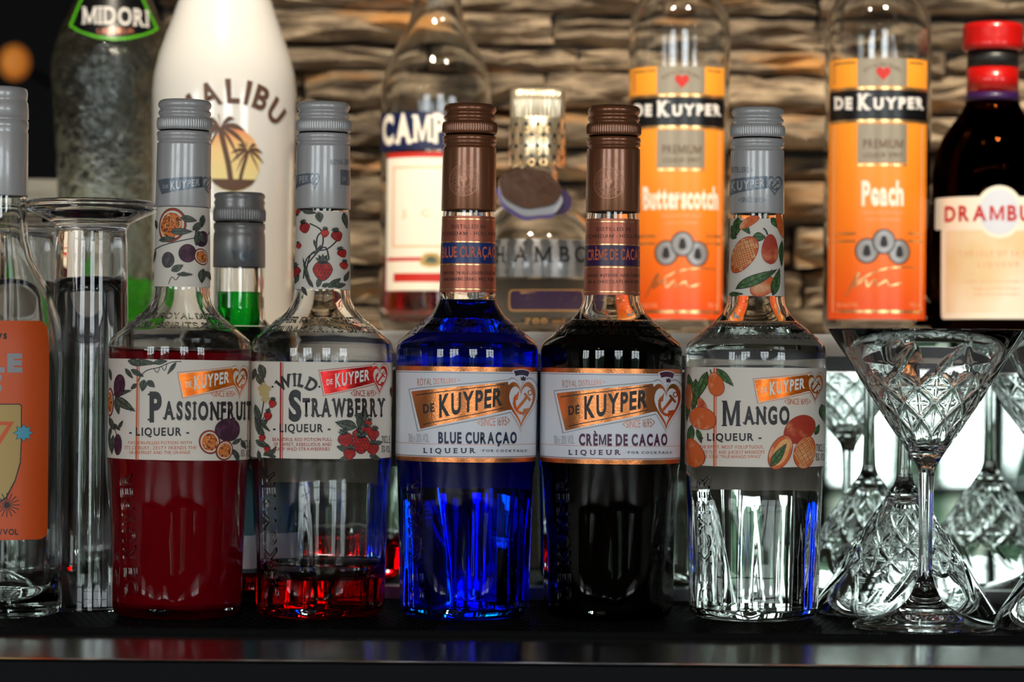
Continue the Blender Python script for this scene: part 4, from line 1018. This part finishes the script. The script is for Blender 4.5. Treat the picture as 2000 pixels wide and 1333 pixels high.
def martini_mesh():
    zz = lambda y: (1219.5-y)*UK
    zb, zt2 = zz(885), zz(638)
    prof = []
    bowl = [(r*UK, zz(y)) for r, y in U[:9]]
    stem = smooth_prof([(r*UK, zz(y)) for r, y in U[8:]], 3)
    dense = []
    for (a, b) in zip(bowl, bowl[1:]):
        nn = 9
        for i in range(nn): dense.append((a[0]+(b[0]-a[0])*i/nn, a[1]+(b[1]-a[1])*i/nn))
    inner = [((r*.955-6)*UK, zz(y)) for r, y in U[1:8]]
    inner = [(0, zz(873)), (18*UK, zz(873)), (27*UK, zz(870))]+[(max(r, 28*UK), z) for r, z in inner[::-1]]+[(190.5*UK, zz(638.6)), (192.5*UK, zz(637.6))]
    prof = inner+dense+stem+[(120*UK, zz(1218.5)), (60*UK, zz(1210)), (0, zz(1205))]
    k0 = len(inner); k1 = k0+len(dense)
    bm = bmesh.new(); N = 264; rings = []
    for idx, (r, z) in enumerate(prof):
        if r < 1e-6: rings.append([bm.verts.new((0, 0, z))]); continue
        ring = []
        for i in range(N):
            a = 2*pi*i/N; rr = r
            if k0 <= idx < k1: rr = r-cut(r, z, a, zb, zt2)
            elif k1 <= idx < k1+24: rr = r*(1+.05*cos(6*a)*(1 if r < 30*UK else 0))
            ring.append(bm.verts.new((rr*sin(a), -rr*cos(a), z)))
        rings.append(ring)
    for A, B in zip(rings, rings[1:]):
        for i in range(N):
            j = (i+1) % N
            if len(A) == 1: bm.faces.new((A[0], B[j], B[i]))
            elif len(B) == 1: bm.faces.new((A[i], A[j], B[0]))
            else: bm.faces.new((A[i], A[j], B[j], B[i]))
    bmesh.ops.recalc_face_normals(bm, faces=bm.faces)
    return bm, zz
bm, zz = martini_mesh()
# split in bowl / stem and foot so each is a part of the glass
me_bm = bm
proto = empty('martini_glass', (0, 0, 0))
zc = zz(900)
def part_from(bm, test, name):
    b = bm.copy(); bmesh.ops.delete(b, geom=[f for f in b.faces if not test(f.calc_center_median().z)], context='FACES')
    return link(name, b, M['crystal'], proto)
bowl_o = part_from(me_bm, lambda z: z > zc, 'bowl')
stem_o = part_from(me_bm, lambda z: zz(1150) < z <= zc, 'stem')
foot_o = part_from(me_bm, lambda z: z <= zz(1150), 'foot')
me_bm.free()
MH = zz(637.6)
def martini(px, py, D, up, label, rot=0, first=[True], group='cut crystal martini glasses'):
    b = P(px, py, D)
    if first[0]: r = proto; first[0] = False
    else:
        r = proto.copy(); COL.objects.link(r)
        for c in (bowl_o, stem_o, foot_o):
            q = c.copy(); COL.objects.link(q); q.parent = r
    tag(r, label, 'glass', group)
    r.location = (b.x, b.y, .0003 if up else MH+.0003); r.rotation_euler = (0 if up else pi, 0, radians(rot))
    return r
martini(1806, 1220, 1.465, True, 'cut crystal martini glass standing upright on its foot at the right')
martini(1764, 1197, 1.5575, False, 'upturned cut crystal martini glass behind the upright one', 12)
martini(2128, 1220, 1.478, False, 'upturned cut crystal martini glass cut off at the lower right corner', 5)
martini(2112, 1190, 1.576, True, 'upright cut crystal martini glass cut off by the right edge of the picture', 8)

# ------------------------------------------------------------------ bottles on the upper shelf
DS = 1.85
def shelf_bottle(name, label, cx, D, prof, **kw):
    yb = HOR-(SZ-CAMZ)*F/D + (cx-1000)*sin(ROLL)
    prof = [(r, yb if i == 0 else min(y, yb)) for i, (r, y) in enumerate(prof)]
    return px_bottle(name, label, cx, yb, D, prof, SZ, **kw)
# pebbled green melon bottle
rt, sf, rin, zf, k = shelf_bottle('melon_bottle', 'pebbled clear bottle with a black green-edged shoulder label and bright green liqueur', 216, 1.945,
    [(70, 652), (84, 648), (92, 636), (96, 600), (99, 540), (102, 460), (105, 380), (109, 300), (114, 220), (118, 170), (120, 140), (117, 105), (107, 70), (92, 38), (78, 8), (64, -25), (52, -60), (44, -100), (40, -150), (39, -210)], m='midglass', wall=9)
fill(rt, rin, zf(548), k, 'melon', 18*k)
link('bottle_cap', lathe([(0, zf(-260)), (40*k, zf(-260)), (43*k, zf(-255)), (43*k, zf(-200)), (40*k, zf(-198)), (39.5*k, zf(-199))], 48), M['plastic'], rt)
p = Print(sf, .0003); p.poly([(168, -30), (268, -30), (309, 57), (280, 70), (250, 77), (222, 79), (190, 75), (160, 65), (135, 50)], 'greenedge', 0); lab = p.done('front_label', rt, 'green-edged black shoulder label')
p = Print(sf); p.poly([(172, -30), (264, -30), (303, 55), (278, 66), (250, 72), (222, 74), (190, 70), (160, 61), (141, 49)], 'black', 1); p.done('label_field', lab)
p = Print(sf); p.quad('MIDORI', (161, 14), (290, 22), (291, 53), (160, 47), 'white_ink', 3, bold=.02, gap=.06, serif=.08); p.text('LIQUEUR', 190, 56, 262, 66, 'copperink', 3, bold=0); p.done('lettering', lab)
# white coconut liqueur bottle
rt, sf, rin, zf, k = shelf_bottle('white_coconut_bottle', 'tall glossy white bottle with arched brown letters and a palm sunset picture', 434, 1.80,
    [(118, 652), (128, 648), (134, 636), (136, 600), (137, 500), (138, 400), (139, 300), (140.5, 220), (140.5, 180), (137, 145), (129, 112), (116, 75), (102, 35), (90, 0), (78, -45), (66, -90), (58, -140), (54, -190), (52, -250)], inner=False, m='malibu')
link('bottle_cap', lathe([(0, zf(-330)), (52*k, zf(-330)), (56*k, zf(-325)), (57*k, zf(-250)), (54*k, zf(-248)), (52.5*k, zf(-250))], 48), M['malibu'], rt)
p = Print(sf)
p.arc_text('MALIBU', 455, 318, 119, 44, -52, 50, 'brownink', 2, bold=.035, gap=.16)
p.text('CARIBBEAN RUM', 380, 405, 512, 416, 'brownink', 2, bold=0); p.text('LIQUEUR', 470, 424, 512, 434, 'brownink', 2, bold=0)
p.done('lettering', rt, 'arched brown letters')
sunm = M['sunset']; z_a, z_b = zf(374), zf(240); gradient(sunm, srgb(238, 226, 160), srgb(232, 82, 40), z_a, z_b, (.55, srgb(244, 206, 140)))
p = Print(sf); p.at(456, 314, ell(53, 62, 40), 'sunset', 1)
p.at(456, 314, [(-44, 36), (44, 36), (36, 46), (20, 56), (0, 61), (-20, 56), (-36, 46)], 'brownink', 2)
def palm(x, y, h, lean, s):
    p.strip(x, y, _cr([(0, 0), (-lean*.3, -h*.4), (-lean*.8, -h*.8), (-lean, -h)], 5), 9*s, 'brownink', 3, taper=False)
    for a in (-160, -125, -95, -60, -25, 10, 45, 130, 165):
        L = 46*s; V = []
        for i in range(9):
            t = i/8; q = radians(a); V.append((L*t*cos(q), L*t*sin(q)+L*.55*t*t))
        up = [(x_, y_-5*s*sin(pi*(i/8))) for i, (x_, y_) in enumerate(V)]
        dn = [(x_, y_+5*s*sin(pi*(i/8))) for i, (x_, y_) in enumerate(V)]
        p.at(x, y, [(a_-lean, b_-h) for a_, b_ in up+dn[::-1][1:-1]], 'brownink', 4)
palm(452, 368, 118, 22, 1.15); palm(466, 368, 74, -16, .75)
p.done('sunset_print', rt, 'orange sunset disc with two brown palms')
# bitter aperitif bottle
rt, sf, rin, zf, k = shelf_bottle('aperitif_bottle', 'clear bottle with a navy band and ivory label, partly filled with red bitter', 848, 1.94,
    [(90, 650), (100, 646), (106, 636), (108, 600), (108, 400), (108, 200), (107, 175), (102, 148), (92, 118), (78, 90), (62, 62), (52, 35), (48, 10), (47, -40), (46, -120)], wall=7)
fill(rt, rin, zf(503), k, 'bitter', 18*k)
link('bottle_cap', lathe([(0, zf(-190)), (46*k, zf(-190)), (50*k, zf(-186)), (50*k, zf(-110)), (47*k, zf(-108)), (46.5*k, zf(-110))], 48), M['campred'], rt)
p = Print(sf, .0003); p.band(218, 292, 'navy', 0, 88); lab = p.done('brand_band', rt, 'navy blue band')
p = Print(sf); p.text('CAMPARI', 748, 230, 948, 282, 'camplabel', 2, bold=.05, gap=.03, serif=.10); p.done('lettering', lab, 'ivory block letters')
p = Print(sf, .0003); p.rect(757, 300, 940, 568, 'camplabel', 0); lab = p.done('front_label', rt, 'ivory label with thin orange frames')
p = Print(sf); p.rect(757, 297, 940, 307, 'campred', 1)
for (x0, y0, x1, y1) in ((768, 325, 930, 328), (768, 480, 930, 483), (768, 325, 771, 483)): p.rect(x0, y0, x1, y1, 'pinkline', 1)
p.rect(757, 503, 940, 510, 'campred', 1); p.rect(769, 534, 930, 551, 'campred', 1)
p.at(842, 508, ell(22, 16, 18, wob=.12), 'midcream', 2); p.at(842, 508, ell(12, 9, 14, wob=.2), 'leaf', 3)
p.text('J.   C.   M.', 785, 410, 900, 424, 'pinkline', 2, bold=0); p.done('label_print', lab)
# round black raspberry bottle
cx = 1046; D = 1.80; R = 138
yb = HOR-(SZ-CAMZ)*F/D; cyy = yb-R*.93
prof = []
for i in range(25):
    a = -68+ (68+72)*i/24; prof.append((R*cos(radians(a)), cyy-R*sin(radians(a))))
prof = [(44, yb)]+prof+[(42, cyy-R*.955), (41, 340), (40, 300)]
rt, sf, rin, zf, k = shelf_bottle('round_raspberry_bottle', 'globe-shaped bottle of dark liqueur with a tall patterned gold cap', cx, D, prof, wall=7)
fill(rt, rin, zf(548), k, 'berry', 18*k)
capp = empty('dummy', (0, 0, 0)); bpy.data.objects.remove(capp)
def fl(r, z, a): return r+(.0005*cos(a*40) if z > zf(233) else 0)
gold = link('gold_cap', lathe([(0, zf(178)), (48*k, zf(176)), (52*k, zf(177)), (52*k, zf(200)), (52*k, zf(230)), (52*k, zf(233)), (55*k, zf(236)), (55*k, zf(318)), (52*k, zf(324)), (46*k, zf(328))], 240, rmod=fl), M['goldcap'], rt)
gs = Surf(rt, D, lambda z: 55*k); p = Print(gs, .0002)
for j in range(4):
    for i in range(-5, 6):
        a = (i+(j % 2)*.5)*radians(24)*gs.R; z = zf(247+j*21); q = 4.6*k
        p.raw([(a-q, z), (a, z-q*1.4), (a+q, z), (a, z+q*1.4)], [(0, 1, 2, 3)], 'black', 1)
        z2 = z-10.5*k
        p.raw([(a+math.cos(t)*q*1.6+radians(12)*0, z2+math.sin(t)*q*1.6) for t in [2*pi*m_/12 for m_ in range(12)]]+[(a+math.cos(t)*q*1.1, z2+math.sin(t)*q*1.1) for t in [2*pi*m_/12 for m_ in range(12)]],
              [(m_, (m_+1) % 12, 12+(m_+1) % 12, 12+m_) for m_ in range(12)], 'gold', 2)
p.done('cap_pattern', gold, 'dark lozenge pattern on gold')
p = Print(sf, .0003); p.band(467, 541, 'silver2', 0, 80, cx=cx); lab = p.done('label_band', rt, 'silver band with black capitals')
p = Print(sf)
for ch, x0, x1 in (('C', 945, 962), ('H', 968, 986), ('A', 1001, 1032), ('M', 1042, 1079), ('B', 1090, 1112), ('O', 1122, 1146), ('R', 1153, 1166), ('D', 1170, 1178)): p.text(ch, x0, 482, x1, 512, 'black', 2, bold=.005, serif=.06, sw=.09)
p.done('lettering', lab, 'black serif capitals')
p = Print(sf, .0003); p.poly(rrect(994, 566, 1140, 608, 8), 'gold', 0); p.poly(rrect(996, 568, 1138, 606, 7), 'plumband', 1); p.done('lower_label', rt, 'dark purple lower label')
p = Print(sf, .0004); p.text('700 ml', 1025, 622, 1101, 633, 'gold', 1, bold=.01, gap=.2, thick=.0004); p.done('volume_mark', rt, 'raised volume mark')
# wax seal hanging from the neck
sc0 = P(1035, 368, D-.045)-rt.location
def disc(name, m, rx, ry, c, th, tilt, wob=.02, par=rt):
    bm = bmesh.new(); n = 40; A = []; B = []
    for i in range(n):
        a = 2*pi*i/n; q = 1+wob*sin(7*a)+wob*cos(4*a+1); x, z = rx*cos(a)*q, ry*sin(a)*q
        x, z = x*cos(tilt)-z*sin(tilt), x*sin(tilt)+z*cos(tilt)
        A.append(bm.verts.new((c[0]+x, c[1]-th/2, c[2]+z))); B.append(bm.verts.new((c[0]+x*1.02, c[1]+th/2, c[2]+z*1.02)))
    bm.faces.new(A); bm.faces.new(B[::-1])
    for i in range(n): bm.faces.new((A[i], A[(i+1) % n], B[(i+1) % n], B[i]))
    bmesh.ops.recalc_face_normals(bm, faces=bm.faces); return link(name, bm, m, par, smooth=False)
s0 = disc('wax_seal', M['sealbrown'], 59*k, 38*k, sc0, .004, radians(-8)); s0['label'] = 'brown oval wax seal'
disc('seal_backing', M['white'], 60*k, 38*k, sc0+Vector((.0005, .004, -.0045)), .003, radians(-12), .03, s0)
disc('seal_ribbon', M['lilac'], 60*k, 37*k, sc0+Vector((-.0005, .0075, -.0070)), .003, radians(-12), .04, s0)
disc('neck_medallion', M['plumband'], 26*k, 26*k, P(1090, 392, D-.050)-rt.location+Vector((0, .012, 0)), .0025, 0, 0)
# two tall orange-label bottles
def orange_bottle(label, cx, D, R, lx, title, tq, lm, s=1.0, y0=113):
    """lx: label left/right px; layout measured on the right-hand bottle, mapped to this one"""
    pf = [(R*.88, 650), (R*.96, 646), (R, 636), (R, 400), (R, 70), (R*.99, 50), (R*.95, 30), (R*.84, 8), (R*.68, -16), (R*.54, -40), (R*.46, -70), (R*.44, -120), (R*.43, -200)]
    rt, sf, rin, zf, k = shelf_bottle('orange_label_bottle', label, cx, D, pf, wall=7); rt['group'] = 'tall orange-labelled bottles on the shelf'
    fill(rt, rin, zf(520), k, 'clearb', 18*k)
    link('bottle_cap', lathe([(0, zf(-262)), (R*.43*k, zf(-262)), (R*.47*k, zf(-258)), (R*.47*k, zf(-180)), (R*.45*k, zf(-178)), (R*.44*k, zf(-179))], 48), M['black'], rt)
    X = lambda x: lx[0]+(x-1621)*(lx[1]-lx[0])/189.0
    Y = lambda y: 622-(622-y)*(622-y0)/509.0
    gradient(M[lm], srgb(226, 78, 16), srgb(255, 166, 50), zf(Y(610)), zf(Y(120)), (.42, srgb(252, 138, 34)))
    p = Print(sf, .0003); p.rect(X(1621), Y(113), X(1810), Y(624), lm, 0); lab = p.done('front_label', rt, 'orange paper label')
    p = Print(sf)
    p.rect(X(1621), Y(175), X(1810), Y(234), 'black', 1)
    for y in (169, 233, 455, 470, 606):
        if y in (455, 470):
            p.rect(X(1630), Y(y), X(1672), Y(y+3.5), 'gold', 2); p.rect(X(1772), Y(y), X(1802), Y(y+3.5), 'gold', 2)
        else: p.rect(X(1622 if y < 300 else 1634), Y(y), X(1809 if y < 300 else 1800), Y(y+5.5), 'gold', 2)
    p.rect(X(1675), Y(113), X(1771), Y(168), 'taupe', 1); p.rect(X(1675), Y(241), X(1771), Y(318), 'taupe', 1); p.rect(X(1676), Y(320), X(1770), Y(324), 'gold', 1)
    for (a, b) in ((1629, 1672), (1776, 1802)): p.rect(X(a), Y(122), X(b), Y(125), 'gold', 2)
    p.rect(X(1629), Y(122), X(1631), Y(165), 'copperink', 1); p.rect(X(1629), Y(245), X(1631), Y(610), 'pinkline', 1); p.rect(X(1799), Y(245), X(1801), Y(610), 'pinkline', 1)
    p.done('gold_trim', lab, 'black band, taupe blocks and gold lines')
    p = Print(sf)
    p.quad('DE', (X(1629), Y(192)), (X(1665), Y(192)), (X(1665), Y(213)), (X(1629), Y(213)), 'white_ink', 3, bold=.06, gap=.07, serif=.05)
    p.text('K', X(1674), Y(185), X(1702), Y(213), 'white_ink', 3, bold=.06, serif=.05); p.text('UYPER', X(1704), Y(193), X(1804), Y(213), 'white_ink', 3, bold=.06, gap=.05, serif=.05)
    p.text('PREMIUM', X(1686), Y(273), X(1763), Y(290), 'brownink', 3, bold=.01, gap=.15); p.text('LIQUEUR SPIRIT', X(1686), Y(299), X(1763), Y(308), 'brownink', 3, bold=0)
    p.arc_text('ROYAL DISTILLERS', X(1723), Y(185), 56, 7, -38, 38, 'brownink', 3, bold=0)
    p.text(title, *tq, 'cream', 3, bold=.045, gap=.03)
    p.text('DISCOVER THE FRESH', X(1684), Y(413), X(1764), Y(419), 'pinkline', 3, bold=0); p.text('TASTE OF SUMMER', X(1690), Y(427), X(1758), Y(432), 'pinkline', 3, bold=0)
    p.text('20% ALC/VOL', X(1634), Y(592), X(1676), Y(600), 'pinkline', 3, bold=0); p.text('70 cl', X(1776), Y(592), X(1796), Y(600), 'pinkline', 3, bold=0)
    p.done('lettering', lab, 'white brand capitals and cream flavour name')
    p = Print(sf)
    p.at(X(1725), Y(145), heartpts(28, 28), 'campred', 3)
    for (x, y) in ((1693, 490), (1756, 492), (1726, 472)):
        p.at(X(x), Y(y), ell(23, 25, 24), 'black', 3 if x != 1726 else 5); p.at(X(x), Y(y), ell(20, 22, 24), 'silver2', 4 if x != 1726 else 6); p.at(X(x), Y(y), ell(7, 14, 14, wob=.2), 'ink', 7)
    p.strip(X(1700), Y(552), _cr([(-50, 28), (-30, -10), (-22, -18), (-34, 10), (-10, -6), (-6, 8), (8, -6), (12, 6), (30, -4), (36, 6), (60, 0)], 4), 2.6, 'gold', 3)
    p.strip(X(1700), Y(552), _cr([(-34, 4), (10, -22), (50, -30), (94, -30)], 4), 2.2, 'gold', 3)
    p.done('seal_print', lab, 'heart, three coins and a gold signature')
    return rt
orange_bottle('tall clear bottle with an orange label, between the black liqueur and mango bottles', 1322, 1.87, 99, (1231, 1414), 'Butterscotch', (1256, 368, 1401, 408), 'butter', y0=129)
orange_bottle('tall clear bottle with an orange label, behind the upright martini glass', 1710, 1.85, 103.5, (1621, 1810), 'Peach', (1683, 356, 1764, 400), 'peach')
# dark whisky liqueur bottle
rt, sf, rin, zf, k = shelf_bottle('whisky_liqueur_bottle', 'dark brown bottle with a red cap and cream label at the right edge', 1934, 1.85,
    [(106, 652), (114, 648), (119, 636), (120, 600), (119, 500), (117, 400), (115, 340), (108, 300), (96, 270), (78, 244), (62, 224), (53, 205), (49, 185), (48, 100)], inner=False, m='amberdark')
link('liqueur', lathe([(0, .004), (100*k, .005), (108*k, .012), (108*k, zf(420)), (104*k, zf(340)), (90*k, zf(290)), (60*k, zf(250)), (0, zf(248))], 64), M['cacao'], rt, smooth='auto')
link('red_cap', lathe([(0, zf(47)), (52*k, zf(47)), (58*k, zf(51)), (59*k, zf(60)), (58.5*k, zf(82)), (59.5*k, zf(86)), (59.5*k, zf(93)), (56*k, zf(100)), (50*k, zf(101)), (49.5*k, zf(98))], 64), M['redcap'], rt)
link('neck_collar', lathe([(48.5*k, zf(101)), (49.5*k, zf(101)), (50*k, zf(133)), (48.7*k, zf(133))], 64, closed=True), M['plastic'], rt)
link('neck_band', lathe([(48.5*k, zf(134)), (49.8*k, zf(134)), (50.5*k, zf(182)), (49.2*k, zf(182))], 64, closed=True), M['redcap'], rt)
link('lower_neck_band', lathe([(49.5*k, zf(183)), (50.8*k, zf(183)), (53*k, zf(199)), (51.8*k, zf(199))], 64, closed=True), M['plumband'], rt)
p = Print(sf, .0003); p.poly(rrect(1839, 400, 2043, 624, 6), 'cream', 0); p.poly(rrect(1826, 388, 2056, 450, 4), 'cream', 3); p.at(1952, 414, ell(48, 52, 36), 'cream', 2); p.at(1952, 414, ell(40, 44, 36), 'white', 5)
lab = p.done('front_label', rt, 'cream label with a round medallion')
p = Print(sf); p.poly(rrect(1848, 452, 2034, 612, 3), 'tan', 1); p.text('DRAMBUIE', 1846, 405, 2040, 433, 'campred', 7, bold=.035, gap=.18)
p.text('THE ISLE OF SKYE', 1873, 491, 2012, 501, 'pinkline', 3, bold=.01, gap=.3); p.text('LIQUEUR', 1910, 512, 1990, 521, 'pinkline', 3, bold=.01, gap=.4)
for y, a, b in ((548, 1882, 2000), (562, 1900, 1992), (573, 1900, 1992)): p.text('AGED SCOTCH WHISKY', a, y, b, y+5, 'pinkline', 3, bold=0)
p.done('lettering', lab, 'red capitals and faint small print')

# ------------------------------------------------------------------ lamps of the room
def pendant(x, y, z, label):
    r = empty('pendant_lamp', (x, y, z)); tag(r, label, 'lamp', 'warm pendant lamps over the bar')
    bm = bmesh.new(); bmesh.ops.create_uvsphere(bm, u_segments=16, v_segments=10, radius=.022); link('bulb', bm, M['bulb'], r)
    link('lamp_shade', lathe([(.03, .03), (.07, -.01), (.068, -.012), (.028, .028)], 32, closed=True), M['plastic'], r)
    link('cord', lathe([(0, .02), (.003, .02), (.003, 1.74-z), (0, 1.74-z)], 8), M['plastic'], r)
for x, t in ((-1.5, 'leftmost'), (-.75, 'second from left'), (0.1, 'middle'), (.85, 'second from right'), (1.6, 'rightmost')): pendant(x, -1.9, 1.05, t+' of the five small warm pendant lamps above the bar')
q = P(28, 122, 4.2)
bm = bmesh.new(); bmesh.ops.create_uvsphere(bm, u_segments=20, v_segments=12, radius=.022)
for v in bm.verts: v.co.z *= 1.15
rl = empty('wall_lamp', q); tag(rl, 'blurred orange lamp glowing in the dark room at the upper left', 'lamp')
link('lamp_globe', bm, M['bokeh'], rl)
link('lamp_bracket', box(bmesh.new(), -.004, .004, 0.018, YB-q.y, -.004, .004), M['plastic'], rl, smooth=False)
